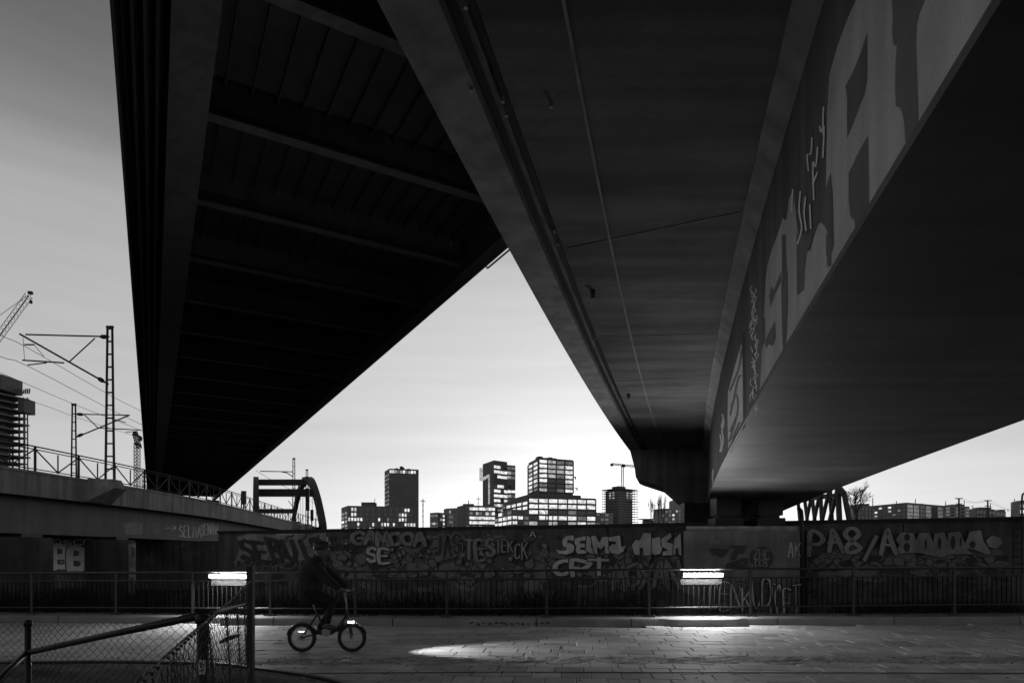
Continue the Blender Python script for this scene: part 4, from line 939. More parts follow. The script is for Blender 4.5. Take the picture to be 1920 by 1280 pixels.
# --- big office with lit grid and its tower
Y = 290
t = thing('office_building', ((1030-CX)/F*Y, Y, 0), 'broad office building with a grid of large lit windows under the square tower', 'office building')
Lp, Mp, Rp, Bp, zt = block(t, 940, 991, 1117, 930.5, Y, 36, 9, M['b3'])
face_windows(t, Mp, Rp, zy(986, Y), zt-.4, ['#######', '#######', '##..-..', '.####-#', '+.+.+#+'], M['b3'], (.87, .66), .05, True, .5)
face_windows(t, Lp, Mp, zy(986, Y+10), zt-1.5, ['-####', ' -###', '...+#', '.-+#-', '##.-+'], M['b3'], (.85, .6), .05, True, .5)
mb = MB(); zz = zt; c1 = Lp.lerp(Mp, .55); ee = (Rp-Mp)
mb.prism([tuple(Mp+(Bp-Mp)*.06), tuple(Mp+ee*.83+(Bp-Rp)*.1), tuple(Mp+ee*.83+(Bp-Rp)*.7), tuple(Lp+ee*.1)], zt, zy(924, Y)); obj('roof_storey', mb, M['b3'], t)
mb = MB()
L2 = Vector(((926-CX)/F*(Y+22), Y+22)); M2 = Vector(((960-CX)/F*(Y-6), Y-6)); R2 = Vector(((992-CX)/F*(Y-1), Y-1))
mb.prism([tuple(M2), tuple(R2), tuple(R2+Vector((0, 25))), tuple(L2+Vector((0, 4)))], -.5, zy(955, Y-4)); obj('front_wing', mb, M['b1'], t)
face_windows(t, L2, M2, zy(985, Y), zy(957, Y), [' # -', '-###', '####'], M['b1'], (.75, .6), .05, frame=False); face_windows(t, M2, R2, zy(985, Y), zy(957, Y), ['. .', '##-', '#.-'], M['b1'], (.75, .6), .05, frame=False)
mb = MB()
for k in range(3): mb.bar(at(1008+k*14, 985, Y-12), at(1011+k*13, 958, Y-12), .4)
obj('entrance_mast', mb, M['b3'], t)
Y = 305
t = thing('office_tower', ((1033-CX)/F*Y, Y, 0), 'square office tower with a full grid of lit windows, tallest on the skyline', 'tower')
Lp, Mp, Rp, Bp, zt = block(t, 991, 1010, 1074.5, 857.5, Y, 18, 8, M['b3'])
face_windows(t, Mp, Rp, zy(922, Y), zt-.5, ['#+--', '#++#', '#++#', '#+-#', '#..#', '-..+', '+.-#'], M['b3'], (.86, .66), .05, True, .5)
face_windows(t, Lp, Mp, zy(922, Y+5), zt-1.2, ['##', '+#', '+#', '#+', '##', '#+', '+-'], M['b3'], (.82, .64), .05, True, .5)
mb = MB()
for f_, h in ((.12, 1.6), (.3, 1.1), (.42, 1.5), (.55, 1.2), (.2, .8)): p = Mp.lerp(Rp, f_)+(Bp-Rp)*.3; mb.ball((p.x, p.y, zt+.1), h, 6, (1.4, 1, 1))
obj('roof_plant', mb, M['b3'], t)
for px, py in ((1076, 893), (1079, 914)):
    mb = MB(); a = at(px-2, py, Y+8); mb.bar(a, at(px+4, py+1, Y+8), .4); mb.bar(at(px+3, py+1, Y+8), at(px+3, py+5, Y+8), .6); obj('balcony', mb, M['b3'], t)
t = thing('low_building', ((1125-CX)/F*320, 320, 0), 'low grey building right of the broad lit office', 'building'); Lp, Mp, Rp, Bp, zt = block(t, 1108, 1117, 1150, 960, 320, 4, 6, M['b2'])
face_windows(t, Mp, Rp, zy(986, 320), zt, ['-.-.', '.--.', '-.-.'], M['b2'], (.7, .4), frame=False)
# --- tower under construction with scaffold, middle
def scaffold_tower(xl_, xr_, ytop, ybot, Y, xc0, xc1, label, floors, xm=None):
    t = thing('unfinished_tower', ((xl_+xr_)/2*Y/F-CX/F*Y, Y, 0), label, 'tower', 'towers under construction')
    xm = xm or (xc0+xc1)/2
    Lp, Mp, Rp, Bp, zt = block(t, xc0, xm, xc1, ytop+7, Y, 6, 6, M['b2'], name='core')
    zb = zy(ybot, Y); fh = (zt-zb)/floors
    A = Lp+(Lp-Rp).normalized()*((xc0-xl_)*Y/F); B = Rp+(Rp-Lp).normalized()*((xr_-xc1)*Y/F)
    for i in range(floors+1):
        mb = MB(); z = zt-i*fh; j = rnd.uniform(-.6, .6)
        mb.prism([(A.x+j, A.y), (Mp.x, Mp.y-1), (B.x+rnd.uniform(-.6, .6), B.y), (Bp.x, Bp.y)], z-.16, z+.16); obj('floor_slab', mb, M['b1'], t)
    mb = MB()
    for P_ in (A.lerp(Lp, .2), A.lerp(Lp, .7), B.lerp(Rp, .2), B.lerp(Rp, .7)):
        mb.bar((P_.x, P_.y, -.5), (P_.x, P_.y, zt+.8), .22)
    obj('scaffold', mb, M['b1'], t)
    mb = MB(); mb.prism([tuple(A.lerp(Lp, .3)-Vector((.5, 0))), tuple(Mp-Vector((0, 2))), tuple(B.lerp(Rp, .3)+Vector((.5, 0))), tuple(Bp)], zt+.6, zt+1.0)
    mb.prism([tuple(Lp.lerp(Mp, .5)), tuple(Mp-Vector((0, 1))), tuple(Rp.lerp(Mp, .5)), tuple(Bp.lerp(Mp, .5))], zt+1.0, zt+2.2); obj('roof_form', mb, M['b3'], t)
    return t, Lp, Mp, Rp, zt, fh
t, Lp, Mp, Rp, zt, fh = scaffold_tower(1128, 1197, 912, 982, 330, 1135, 1186, 'unfinished tower with scaffold on both sides, beside the bracket of the right bridge', 13, 1160)
face_windows(t, Lp, Mp, zt-3.4*fh, zt-.4*fh, [' ## ', ' #+ ', ' +# '], M['b2'], (.5, .5), .2, frame=False); face_windows(t, Mp, Rp, zt-3.4*fh, zt-.4*fh, ['  ##', '  ##', '  ++'], M['b2'], (.55, .5), .2, frame=False)
# --- tower under construction, left edge
Y = 210
t = thing('unfinished_tower', ((10-CX)/F*Y, Y, 0), 'unfinished tower at the left edge with jagged floor slabs and a dark crown', 'tower', 'towers under construction')
Lp, Mp, Rp, Bp, zt = block(t, -70, -30, 16, 735, Y, 8, 8, M['b2'], name='core')
ztop_ = zy(728, Y); zb = zy(905, Y); nf = 14
for i in range(nf):
    z = ztop_-(ztop_-zb)*(i+.6)/nf; mb = MB(); ext = 50+rnd.uniform(0, 8) if i > 2 else 56
    p = Vector(((ext-CX)/F*(Y+10), Y+10)); a = Vector(((-20-CX)/F*(Y-2), Y-2)); mb.prism([(Lp.x-2, Lp.y), tuple(a), tuple(p), (Bp.x+4, Bp.y)], z-.22, z+.22); obj('floor_slab', mb, M['b1'], t)
for cx_ in (24, 36, 46):
    mb = MB(); qq = at(cx_, 0, Y+8.5); mb.box((qq.x, qq.y, ztop_/2-2), (.4, .4, ztop_-4)); obj('column', mb, M['b1'], t)
mb = MB(); p = at(25, 800, Y+4)
for px in (46, 53):
    a = at(px, 745, Y+9); mb.bar((a.x, a.y, -.5), (a.x-.3, a.y, a.z), .3)
obj('scaffold', mb, M['b1'], t)
mb = MB(); a = at(30, 750, Y+8); mb.box((at(50, 0, Y+9).x, Y+9, (zy(737, Y)+zy(764, Y))/2), (2.2, 5, zy(737, Y)-zy(764, Y))); mb.box((at(-10, 0, Y+6).x, Y+6, (zy(699, Y)+zy(727, Y))/2), (12, 9, zy(699, Y)-zy(727, Y))); mb.box((at(-20, 0, Y+6).x, Y+6, (zy(727, Y)+zy(742, Y))/2), (9, 7, zy(727, Y)-zy(742, Y))); obj('form_work', mb, M['b3'], t)
for k in range(10):
    mb = MB(); px = 22+k*3.6; mb.bar(at(px, 738, Y+8), at(px+1.5, 729+rnd.uniform(-2, 3), Y+8), .3); obj('rebar', mb, M['b3'], t)
# --- cranes
def lattice(mb, a, b, w, n, r):
    a = Vector(a); b = Vector(b); t_ = (b-a).normalized(); up = Vector((0, 0, 1)) if abs(t_.z) < .9 else Vector((1, 0, 0)); s = t_.cross(up).normalized()*w/2; u_ = s.cross(t_).normalized()*w/2
    cs = [s+u_, s-u_, -s-u_, -s+u_]
    for c in cs: mb.bar(a+c, b+c, r)
    for i in range(n):
        p, q_ = a.lerp(b, i/n), a.lerp(b, (i+1)/n)
        for k in range(4): mb.bar(p+cs[k], q_+cs[(k+1) % 4], r*.6)
Y = 240
t = thing('tower_crane', (at(0, 0, Y).x-14, Y, 0), 'luffing crane jib rising at the left edge above the unfinished tower', 'crane', 'tower cranes')
mb = MB(); lattice(mb, at(-45, 690, Y), at(54, 554, Y), 1.7, 18, .13); obj('jib', mb, M['mast'], t)
mb = MB(); mb.box(at(57, 549, Y), (1.4, 1.0, 1.0)); mb.box(at(58, 566, Y), (.7, .7, 1.2)); mb.bar(at(57, 552, Y), at(58, 563, Y), .1); obj('hook_block', mb, M['mast'], t)
mb = MB(); mb.bar(at(53, 553, Y), at(-30, 612, Y), .12); obj('stay_cable', mb, M['mast'], t)
mb = MB(); lattice(mb, (at(-45, 0, Y).x, Y, 0), at(-45, 690, Y), 2.2, 24, .25); obj('crane_mast', mb, M['mast'], t)
Y = 300
t = thing('tower_crane', (at(257, 0, Y).x, Y, 0), 'crane mast with a folded top beside the dark bridge, left of it', 'crane', 'tower cranes')
b0 = at(257, 905, Y); b0.z = 0; mb = MB(); lattice(mb, b0, at(257, 830, Y), 1.8, 34, .25); obj('crane_mast', mb, M['mast'], t)
mb = MB(); lattice(mb, at(253, 812, Y), at(261, 840, Y), 1.5, 6, .35); mb.box(at(254, 813, Y), (1.6, 1.6, 1.8)); mb.box(at(263, 822, Y), (1.2, 1.2, 2)); mb.bar(at(252, 811, Y), at(263, 818, Y), .5); obj('jib', mb, M['mast'], t)
t = thing('site_hoist', (at(271, 0, 280).x, 280, 0), 'small scaffold stair just left of the end of the dark bridge', 'scaffold'); mb = MB(); b0 = at(271, 905, 280); b0.z = 0; lattice(mb, b0, at(271, 880, 280), 1.4, 20, .2); obj('scaffold', mb, M['mast'], t)
Y = 340
t = thing('tower_crane', (at(1167, 0, Y).x, Y, 0), 'crane with a level jib above the scaffolded tower in the middle', 'crane', 'tower cranes')
b0 = at(1167, 914, Y); b0.z = 0; mb = MB(); lattice(mb, b0, at(1167, 872, Y), 1.1, 40, .18); obj('crane_mast', mb, M['mast'], t)
mb = MB(); lattice(mb, at(1148, 869.5, Y), at(1200, 875, Y), .8, 16, .22); mb.box(at(1147, 871, Y), (1.4, 1, 1.4)); mb.box(at(1169, 873, Y), (1.6, 1.4, 1.4)); obj('jib', mb, M['mast'], t)
# --- right of the bracket and right skyline
Y = 240
t = thing('apartment_block', (at(1270, 0, Y).x, Y, 0), 'plain apartment block seen under the bracket of the right bridge', 'apartment block', 'apartment blocks')
Lp, Mp, Rp, Bp, zt = block(t, 1225.5, 1240, 1320, 953, Y, 4, -8, M['b2']); face_windows(t, Mp, Rp, zy(984, Y), zt-.5, ['.--.+-.#.--.', '-.-#.-.-.-.-', '.-.+.-.-.-+.', '-.--.-.-.-..'], M['b2'], (.55, .5), frame=False)
mb = MB(); p = at(1290, 940, Y+12); mb.box((p.x, p.y, (zt+zy(936, Y))/2+.3), (13, 8, zy(936, Y)-zt+.6)); obj('upper_storey', mb, M['b2'], t)
t = thing('low_building', (at(1212, 0, 250).x, 250, 0), 'low shed left of the plain apartment block', 'building', None); block(t, 1204, 1208, 1228, 974, 250, 3, 2, M['b2'])
mb = MB(); p = at(1212, 973, 250); mb.box((p.x, 250, p.z), (6, 4, .3)); obj('roof', mb, M['b3'], t)
for (xl_, xm, xr_, yt, Y, dl, dr, m, lab, rows) in (
    (1592, 1600, 1640, 946, 170, 6, 4, 'b1', 'dark low house right of the truss bridge', ['......', '.. ...', '......']),
    (1630, 1700, 1768, 941.5, 190, 14, 12, 'b1', 'long dark apartment block with a few lit windows on the right skyline', None),
    (1763, 1772, 1818, 946.5, 200, 6, 6, 'b2', 'pale striped apartment block behind the utility pole', ['-.-.-', '-.-.-', '-.-.-', '.-.--']),
    (1816, 1830, 1865, 952, 210, 6, 6, 'b1', 'low dark block between the two utility poles', ['... ..', '......']),
    (1862, 1868, 1886, 957, 220, 4, 4, 'b2', 'small low block left of the wall ladder', ['...', '.-.']),
    (1895, 1899, 1945, 940, 200, 4, 3, 'b2', 'block with bright window bands at the right edge', [' +##', ' ###', ' .-+'])):
    t = thing('apartment_block', ((xm-CX)/F*Y, Y, 0), lab, 'apartment block', 'apartment blocks'); Lp, Mp, Rp, Bp, zt = block(t, xl_, xm, xr_, yt, Y, dl, dr, M[m])
    if rows: face_windows(t, Mp, Rp, zy(974, Y), zt-.4, rows, M[m], (.6, .55), frame=False)
    else:
        face_windows(t, Lp, Mp, zy(974, Y), zt-.5, ['..#.#...', '##..+.-.', '#+.. -..', '.#. . ..'], M[m], (.6, .45), frame=False); face_windows(t, Mp, Rp, zy(974, Y), zt-.5, ['--.-.-', '--.-.-', '--.-.-', '--.-.-'], M[m], (.8, .8), frame=False)
    mb = MB(); c = (Mp+Bp)/2; mb.box((c.x, c.y, zt+.3), ((Rp-Lp).length*.4, 3, .6))
    for k in (-1, 1): mb.bar((c.x+k*3, c.y, zt), (c.x+k*3, c.y, zt+rnd.uniform(1, 2.5)), .15)
    obj('roof_plant', mb, M['b3'], t)
for px, pt, Y, lab in ((1798, 933, 120, 'taller of the two utility poles on the right skyline'), (1852, 937, 130, 'shorter of the two utility poles on the right skyline')):
    t = thing('utility_pole', (at(px, 0, Y).x, Y, 0), lab, 'utility pole', 'utility poles'); mb = MB(); p = at(px, pt, Y); mb.tube([(p.x, Y, 0), p], .14, 6); obj('pole', mb, M['mast'], t)
    for dy, w in ((1, 7), (11, 5)):
        mb = MB(); mb.bar(at(px-w, pt+dy, Y), at(px+w, pt+dy, Y), .16); obj('cross_arm', mb, M['mast'], t)
mb = MB()
for dx in (-6, 6): mb.tube(smooth_pts([tuple(at(1798+dx, 934, 120)), tuple(at(1826+dx, 942, 125)), tuple(at(1852+dx, 938, 130))], 5), .02, 4); mb.tube(smooth_pts([tuple(at(1852+dx, 938, 130)), tuple(at(1890, 955, 135)), tuple(at(1930, 960, 140))], 4), .02, 4)
tag(obj('power_line', mb, M['mast']), 'thin power lines sagging between the two utility poles', 'wire')
# --- bare trees
def tree(px, pb, pt, Y, label, seed, spread=.55, name='bare_tree', up=.5, depth=5, group='bare trees', r0=None):
    r = random.Random(seed); p = at(px, pb, Y); top = at(px, pt, Y); base_ = Vector((p.x, Y, 0)); h = top.z
    t = thing(name, base_, label, 'tree', group); tr = MB(); cr_ = MB()
    ts = Vector((p.x, Y, max(p.z-1.0, h*.3))); r0 = r0 or h*.016
    tr.tube([base_, base_.lerp(ts, .5)+Vector((.1, 0, 0)), ts], [r0*1.5, r0*1.2, r0], 7); obj('trunk', tr, M['twig'], t)
    def grow(a, d, l, rad, k):
        mid = a+d*l*.5+Vector((r.uniform(-1, 1), r.uniform(-1, 1), r.uniform(-.5, 1)))*l*.08; b = a+d*l
        cr_.tube([a, mid, b], [rad, rad*.85, rad*.6], 4 if k < 3 else 3)
        if k < depth:
            for i in range(r.randint(2, 4)):
                nd = (d+Vector((r.gauss(0, spread), r.gauss(0, spread), r.gauss(.1, .3)+up*.3))).normalized()
                grow(a.lerp(b, r.uniform(.55, 1)), nd, l*r.uniform(.55, .85), rad*.6, k+1)
    for i in range(4):
        grow(ts, (Vector((r.gauss(0, spread), r.gauss(0, spread), 1))).normalized(), (h-ts.z)*.36, r0*.7, 0)
    obj('crown', cr_, M['twig'], t)
tree(1606, 948, 908, 62, 'bare round tree standing right of the truss bridge', 3, .5)
for k, (px, pt) in enumerate(((1222, 928), (1234, 922), (1244, 930))): tree(px, 978, pt, 210, ('leftmost of the three slim bare poplars by the apartment block', 'tallest, middle one of the three slim bare poplars', 'rightmost of the three slim bare poplars near the bracket')[k], 20+k, .13, 'poplar', 1.2, 4, 'slim bare poplars', .10)

# ================================================================== CHAIN-LINK FENCE, left foreground
fence = thing('chain_link_fence', (-1.6, 3.3, 0), 'chain-link fence corner with steel posts in the left foreground', 'fence')
def fpost(px, pt, Y, r, name='post', square=False, zb=.0):
    p = at(px, pt, Y); mb = MB()
    if square: mb.box((p.x, Y, (p.z+zb)/2), (r*2, r*2, p.z-zb)); mb.box((p.x, Y, p.z+.006), (r*2.3, r*2.3, .012))
    else: mb.tube([(p.x, Y, zb), (p.x, Y, p.z-.01)], r, 14); mb.tube([(p.x, Y, p.z-.035), (p.x, Y, p.z+.003), (p.x, Y, p.z+.012)], [r*1.25, r*1.25, r*.8], 14)
    return p, obj(name, mb, M['post'], fence, smooth=not square)
P2, po2 = fpost(380, 1155, 3.26, .029)
P1, po1 = fpost(52.5, 1164, 4.6, .021)
P3, po3 = fpost(470, 1063, 7.5, .036, square=True)
mb = MB(); mb.box((P2.x+.012, 3.26-.030, at(0, 1248, 3.26).z), (.036, .003, .072)); st = obj('sticker', mb, M['sticker'], fence)
mb = MB()
for k, (dx, dz, w, h) in enumerate(((-.006, .012, .008, .03), (.008, .016, .012, .006), (.010, .004, .008, .006), (.008, -.012, .014, .006), (-.006, -.018, .008, .008))): mb.box((P2.x+.012+dx, 3.26-.032, at(0, 1248, 3.26).z+dz), (w, .001, h))
obj('sticker_print', mb, M['paint_d'], fence)
mb = MB(); q1 = at(55, 1222, 4.6); e2 = at(459, 1131, 2.35)
mb.tube([q1, at(200, 1190, 3.95), at(378, 1153, 3.26)], .021, 10); obj('brace_rail', mb, M['post'], fence, smooth=True)
mb = MB(); mb.tube([at(376, 1153, 3.26), at(412, 1145, 3.6), at(459, 1132, 4.1)], [.020, .016, .006], 8); obj('brace_rail', mb, M['post'], fence, smooth=True)
mb = MB(); mb.tube([at(52, 1222, 4.6), at(10, 1262, 4.3), at(-40, 1315, 4.0)], .022, 8); obj('strut', mb, M['post'], fence, smooth=True)
def chain(a, b, z0, z1, p=.052, r=.0019, sag=0.0):
    """woven diamond wire between plan points a and b"""
    a = Vector(a); b = Vector(b); Ln = (b-a).length; e = (b-a).normalized(); n_ = Vector((e.y, -e.x)); mb = MB(); N_ = int(Ln/p)
    zf0 = z0 if callable(z0) else (lambda t_: z0); zf1 = z1 if callable(z1) else (lambda t_: z1)
    for i in range(N_):
        t_ = (i+.5)/N_; zz0, zz1 = zf0(t_), zf1(t_); m_ = int((zz1-zz0)/(p*.5)); pts = []
        for j in range(m_+1):
            s = (1 if (i+j) % 2 else -1); w = e*((i+.5)*p+s*p*.5)+n_*(.0022*(1 if j % 2 else -1)+.012*math.sin(i*.31+j*.13))
            pts.append((a.x+w.x, a.y+w.y, zz1-j*p*.5))
        if len(pts) > 1: mb.tube(pts, r, 3)
    return obj('wire_mesh', mb, M['wire'], fence, kind='stuff')
pA = at(-60, 1165, 5.05)
chain((P2.x, P2.y+.03), (P1.x, P1.y), .12, lambda t_: (P2.z-.03)*(1-t_)+(P1.z-.02)*t_)
chain((P1.x, P1.y), (pA.x-.3, 5.2), .12, P1.z-.02)
nearp = Vector((-.81, 1.3)); p3 = Vector((P3.x, P3.y))
chain((p3.x, p3.y), (nearp.x, nearp.y), .12, lambda t_: 1.285, .052, .0019)
def wr(pts, r, n=8, nm='tension_wire'):
    mb = MB(); mb.tube(pts, r, n); obj(nm, mb, M['wire'], fence)
# twisted selvedge along the top of the near fence
pts = []; A3, B3 = Vector((p3.x, p3.y, 1.288)), Vector((nearp.x, nearp.y, 1.288))
for i in range(420):
    t_ = i/419; p = A3.lerp(B3, t_); pts.append(p+Vector((math.cos(i*1.1)*.006, 0, math.sin(i*1.1)*.007+ .006*math.sin(t_*9))))
wr(pts, .0045, 5)
wr([A3+Vector((0, 0, -.95)), (A3.lerp(B3, .5))+Vector((0, 0, -.97)), B3+Vector((0, 0, -.95))], .003, 5)
wr([(P1.x-1, P1.y+.1, .55), (P1.x, P1.y-.01, .62), ((P1.x+P2.x)/2, 3.95, .66), (P2.x, P2.y, .86)], .002, 4)
mb = MB()                                           # withered twig caught in the mesh
q0 = at(412, 1204, 5.2); mb.tube([q0, at(430, 1195, 5.2), at(452, 1189, 5.2)], [.012, .02, .004], 5); mb.tube([at(420, 1200, 5.2), at(440, 1196, 5.2)], [.015, .003], 5)
tag(obj('withered_twig', mb, M['twig']), 'small withered twig caught in the wire mesh beside the post', 'twig')

# ================================================================== CYCLIST
CY = 10.75; CX0 = (613-CX)/F*CY; CZ = rz(CX0)
org = Vector((CX0, CY, CZ))
def cp(x, y, z): return org+Vector((x, y, z))
def rmesh(name, caps, vox, m, parent, smooth_it=6, extra=None):
    """one continuous body: tapered limbs merged into a single skin"""
    mb = MB()
    for pts, rs in caps:
        pts = [cp(*p) for p in pts]; mb.tube(pts, rs, 12)
        for p, r_ in ((pts[0], rs[0]), (pts[-1], rs[-1])): mb.ball(p, r_, 7)
        for p, r_ in zip(pts[1:-1], rs[1:-1]): mb.ball(p, r_*.995, 7)
    for c, r_, sq in (extra or []): mb.ball(cp(*c), r_, 10, sq)
    me = mb.mesh(name, m); o = bpy.data.objects.new(name, me); C.objects.link(o)
    md = o.modifiers.new('remesh', 'REMESH'); md.mode = 'VOXEL'; md.voxel_size = vox; md.use_smooth_shade = True
    ms = o.modifiers.new('smooth', 'SMOOTH'); ms.iterations = smooth_it; ms.factor = .5
    dg = bpy.context.evaluated_depsgraph_get(); me2 = bpy.data.meshes.new_from_object(o.evaluated_get(dg)); me2.name = name
    bpy.data.objects.remove(o); bpy.data.meshes.remove(me)
    for p in me2.polygons: p.use_smooth = True
    if not me2.materials: me2.materials.append(m)
    return link(name, me2, parent)
hipL, hipR = (-.27, .09, 1.0), (-.27, -.09, 1.0)
kneeR, ankR, toeR = (.12, -.11, .85), (.03, -.10, .47), (.17, -.10, .415)
kneeL, ankL, toeL = (.03, .11, .70), (-.16, .10, .36), (-.02, .10, .31)
shR, shL = (-.16, -.18, 1.44), (-.16, .18, 1.44)
elR, elL = (.08, -.25, 1.22), (.08, .25, 1.22)
haR, haL = (.29, -.24, 1.06), (.29, .24, 1.06)
person = thing('person', org, 'person in dark jacket and helmet riding the small wheeled bicycle', 'person')
body = [([(-.26, 0, 1.0), (-.22, 0, 1.2), (-.17, 0, 1.38), (-.15, 0, 1.45)], [.13, .125, .14, .10]), ([shR, (-.15, 0, 1.46), shL], [.065, .08, .065]), ([(-.15, 0, 1.46), (-.11, 0, 1.60)], [.06, .052]),
        ([hipR, kneeR, ankR], [.085, .056, .04]), ([hipL, kneeL, ankL], [.085, .056, .04]), ([shR, elR, haR], [.05, .042, .03]), ([shL, elL, haL], [.05, .042, .03])]
for s, ha in ((-1, haR), (1, haL)):
    h = Vector(ha); body.append(([tuple(h), tuple(h+Vector((.055, 0, -.012)))], [.032, .034]))
    for k in range(4):
        o_ = (-.03+.02*k); ln = (.028, .033, .031, .024)[k]
        b = h+Vector((.075, o_, .0)); body.append(([tuple(b), tuple(b+Vector((.022+ln*.3, 0, -.022))), tuple(b+Vector((.012, 0, -.05))), tuple(b+Vector((-.018, 0, -.05)))], [.010, .0095, .009, .008]))
    b = h+Vector((.03, -s*.03, -.005)); body.append(([tuple(b), tuple(b+Vector((.025, -s*.012, -.03))), tuple(b+Vector((.045, -s*.005, -.045)))], [.012, .011, .009]))
rmesh('body', body, .0075, M['skin'], person, 3, [((-.09, 0, 1.69), .10, (1.0, .78, 1.22)), ((-.035, 0, 1.645), .05, (.9, 1, 1)), ((.012, 0, 1.675), .018, (1.2, .8, 1.2)), ((-.09, -.082, 1.68), .025, (.8, .5, 1.3)), ((-.09, .082, 1.68), .025, (.8, .5, 1.3)), ((.002, 0, 1.635), .018, (1, 1.6, .6))])
rmesh('jacket', [([(-.29, 0, .97), (-.28, 0, 1.12), (-.25, 0, 1.3), (-.19, 0, 1.42), (-.15, 0, 1.48)], [.19, .205, .215, .18, .11]), ([shR, (-.15, 0, 1.45), shL], [.085, .11, .085]), ([shR, elR, (.25, -.24, 1.09)], [.10, .082, .055]), ([shL, elL, (.25, .24, 1.09)], [.10, .082, .055]), ([(-.15, 0, 1.47), (-.13, 0, 1.56)], [.085, .072])], .012, M['cloth'], person, 4)
rmesh('trousers', [([hipR, kneeR, (.04, -.10, .52)], [.115, .078, .055]), ([hipL, kneeL, (-.14, .10, .40)], [.115, .078, .055]), ([hipR, hipL], [.12, .12])], .012, M['jeans'], person, 4)
for a, t_ in ((ankR, toeR), (ankL, toeL)):
    rmesh('shoe', [([(a[0]-.03, a[1], a[2]-.03), (a[0]+.05, a[1], a[2]-.045), t_], [.045, .045, .034])], .008, M['shoe'], person, 3)
rmesh('helmet', [([(-.16, 0, 1.79), (-.02, 0, 1.79)], [.075, .07])], .01, M['helm'], person, 3, [((-.10, 0, 1.765), .115, (1.12, .92, .78))])
mb = MB()
for s in (-1, 1): mb.ball(cp(-.008, s*.034, 1.70), .011, 6)
obj('eyes', mb, M['black'], person)
# bicycle
bike = thing('bicycle', org, 'compact dark bicycle with small fat wheels and a lit front lamp', 'bicycle')
for wx in (-.42, .42):
    c = cp(wx, 0, .242); wpt = thing('wheel', c, '', ''); del wpt['label']; del wpt['category']; wpt.parent = bike; wpt.matrix_parent_inverse = Matrix.Translation(-org)
    def ringp(r, n=40): return [c+Vector((math.cos(2*math.pi*i/n)*r, 0, math.sin(2*math.pi*i/n)*r)) for i in range(n)]
    for nm, r_, w_, m in (('tyre', .212, .031, 'tyre'), ('rim', .180, .013, 'rim')):
        mb = MB(); mb.tube(ringp(r_), w_, 10, loop=True); o = obj(nm, mb, M[m], None, smooth=True); o.parent = wpt; o.matrix_parent_inverse = Matrix.Translation(-c)
    mb = MB(); mb.tube([c-Vector((0, .055, 0)), c+Vector((0, .055, 0))], .045 if wx < 0 else .025, 12); o = obj('hub', mb, M['rim'], None); o.parent = wpt; o.matrix_parent_inverse = Matrix.Translation(-c)
    mb = MB()
    for i in range(20):
        a = 2*math.pi*i/20; s = (.02 if i % 2 else -.02); mb.tube([c+Vector((math.cos(a+.4)*.03, s, math.sin(a+.4)*.03)), c+Vector((math.cos(a)*.176, 0, math.sin(a)*.176))], .0014, 4)
    o = obj('spokes', mb, M['rim'], None); o.parent = wpt; o.matrix_parent_inverse = Matrix.Translation(-c)
mb = MB()
mb.tube([cp(.345, 0, .62), cp(.22, 0, .42), cp(.05, 0, .33), cp(-.1, 0, .33)], [.03, .045, .05, .04], 10)
mb.tube([cp(-.02, 0, .33), cp(-.2, 0, .72)], .02, 8)
for s in (-1, 1):
    mb.tube([cp(-.05, s*.03, .33), cp(-.42, s*.06, .242)], .012, 6); mb.tube([cp(-.17, s*.02, .62), cp(-.42, s*.06, .242)], .009, 6)
mb.tube([cp(.375, 0, .48), cp(.335, 0, .68)], .024, 10); obj('frame', mb, M['helm'], bike, smooth=True)
mb = MB()
for s in (-1, 1): mb.tube([cp(.38, s*.05, .47), cp(.42, s*.055, .242)], .014, 6)
mb.tube([cp(.38, -.055, .475), cp(.38, .055, .475)], .018, 6); obj('fork', mb, M['helm'], bike)
mb = MB(); mb.tube([cp(.335, 0, .66), cp(.305, 0, 1.03)], .016, 8); mb.tube([cp(.34, -.32, 1.03), cp(.345, -.18, 1.02), cp(.31, 0, 1.03), cp(.345, .18, 1.02), cp(.34, .32, 1.03)], .012, 8); obj('handlebar', mb, M['rim'], bike, smooth=True)
for s in (-1, 1):
    mb = MB(); mb.tube([cp(.343, s*.20, 1.022), cp(.34, s*.325, 1.03)], .017, 8); obj('grip', mb, M['tyre'], bike)
mb = MB(); mb.tube([cp(-.2, 0, .7), cp(-.26, 0, .89)], .014, 8); obj('seat_post', mb, M['rim'], bike)
mb = MB(); mb.loft([[cp(x, y_, z) for y_, z in ((-w, .885), (w, .885), (w*.9, .925), (-w*.9, .925))] for x, w in ((-.38, .07), (-.34, .085), (-.25, .07), (-.16, .025), (-.10, .018))]); obj('saddle', mb, M['tyre'], bike)
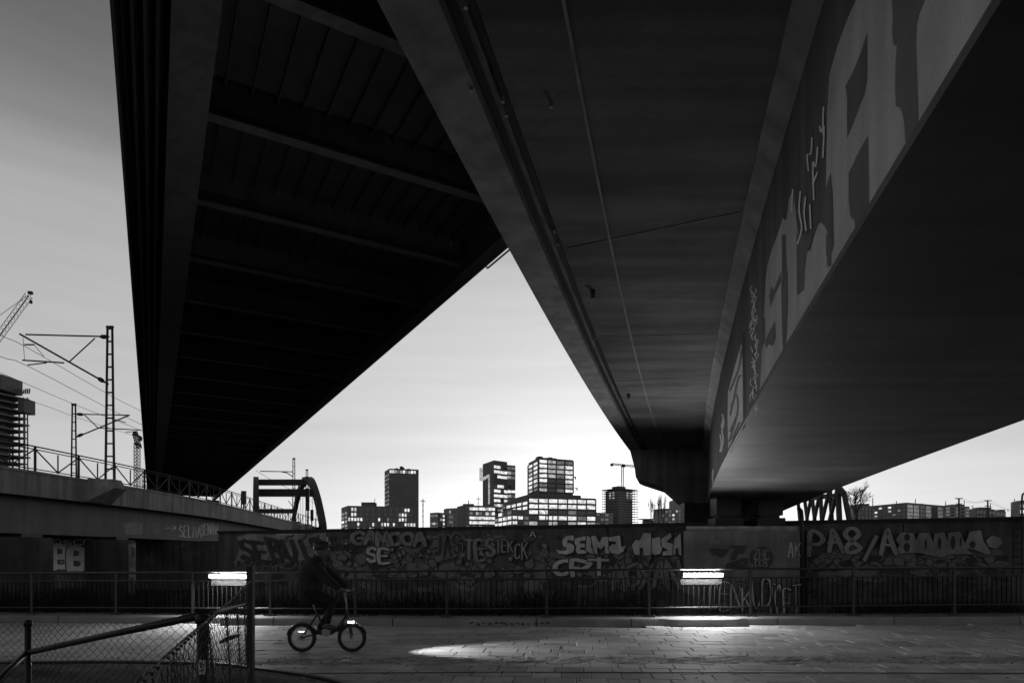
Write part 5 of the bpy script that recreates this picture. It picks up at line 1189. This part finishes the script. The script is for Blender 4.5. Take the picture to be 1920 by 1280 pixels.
for s, px_, pz in ((-1, .12, .395), (1, -.10, .285)):
    mb = MB(); mb.bar(cp(.0, s*.06, .335), cp(px_, s*.075, pz), .02, .02); obj('crank', mb, M['rim'], bike)
    mb = MB(); mb.box(cp(px_, s*.11, pz), (.09, .07, .02)); obj('pedal', mb, M['tyre'], bike)
mb = MB(); mb.tube([cp(0, -.05, .335), cp(0, -.04, .335)], .075, 20); obj('chainring', mb, M['rim'], bike)
for wx in (-.42, .42):
    mb = MB(); c = cp(wx, 0, .242); a0, a1 = (R(20), R(170)) if wx < 0 else (R(15), R(160)); rings = []
    for i in range(17):
        a = a0+(a1-a0)*i/16; rings.append([c+Vector((math.cos(a)*r_, y_, math.sin(a)*r_)) for r_, y_ in ((.255, -.035), (.262, 0), (.255, .035), (.252, .035), (.258, 0), (.252, -.035))])
    mb.loft(rings); obj('mudguard', mb, M['helm'], bike)
mb = MB(); mb.tube([cp(.40, 0, .50), cp(.44, 0, .50)], [.03, .036], 10); o = obj('front_lamp', mb, M['helm'], bike)
mb = MB(); mb.box(cp(.405, -.038, .505), (.09, .02, .03)); mb.box(cp(.448, 0, .50), (.012, .055, .04)); obj('front_lens', mb, M['light'], bike)
hl = bpy.data.lights.new('head_lamp', 'SPOT'); hl.energy = 1000; hl.spot_size = R(54); hl.spot_blend = .75; hl.shadow_soft_size = .02
ho = bpy.data.objects.new('head_lamp', hl); C.objects.link(ho); ho.location = cp(.49, 0, .50); ho.rotation_euler = (0, R(-82), R(0)); ho.scale = (.8, 1.05, 1); ho.parent = bike; ho.matrix_parent_inverse = Matrix.Translation(-org)
mb = MB(); mb.box(cp(-.41, -.045, .345), (.11, .012, .022)); obj('rear_reflector', mb, M['refl'], bike)  # reflector strip, no lamp: its returned light is painted as emission

# stray marks on the kerb face
mb = MB()
for k in range(14):
    x = -.9+k*.13+rnd.uniform(-.03, .03); y = yk(x)-.006; z = rz(x)+.06+rnd.uniform(-.02, .02)
    mb.box((x, y, z), (.07, .008, rnd.uniform(.02, .05)), 0, 0, rnd.uniform(-.6, .6))
obj('graffiti', mb, M['paint_d'], kb)
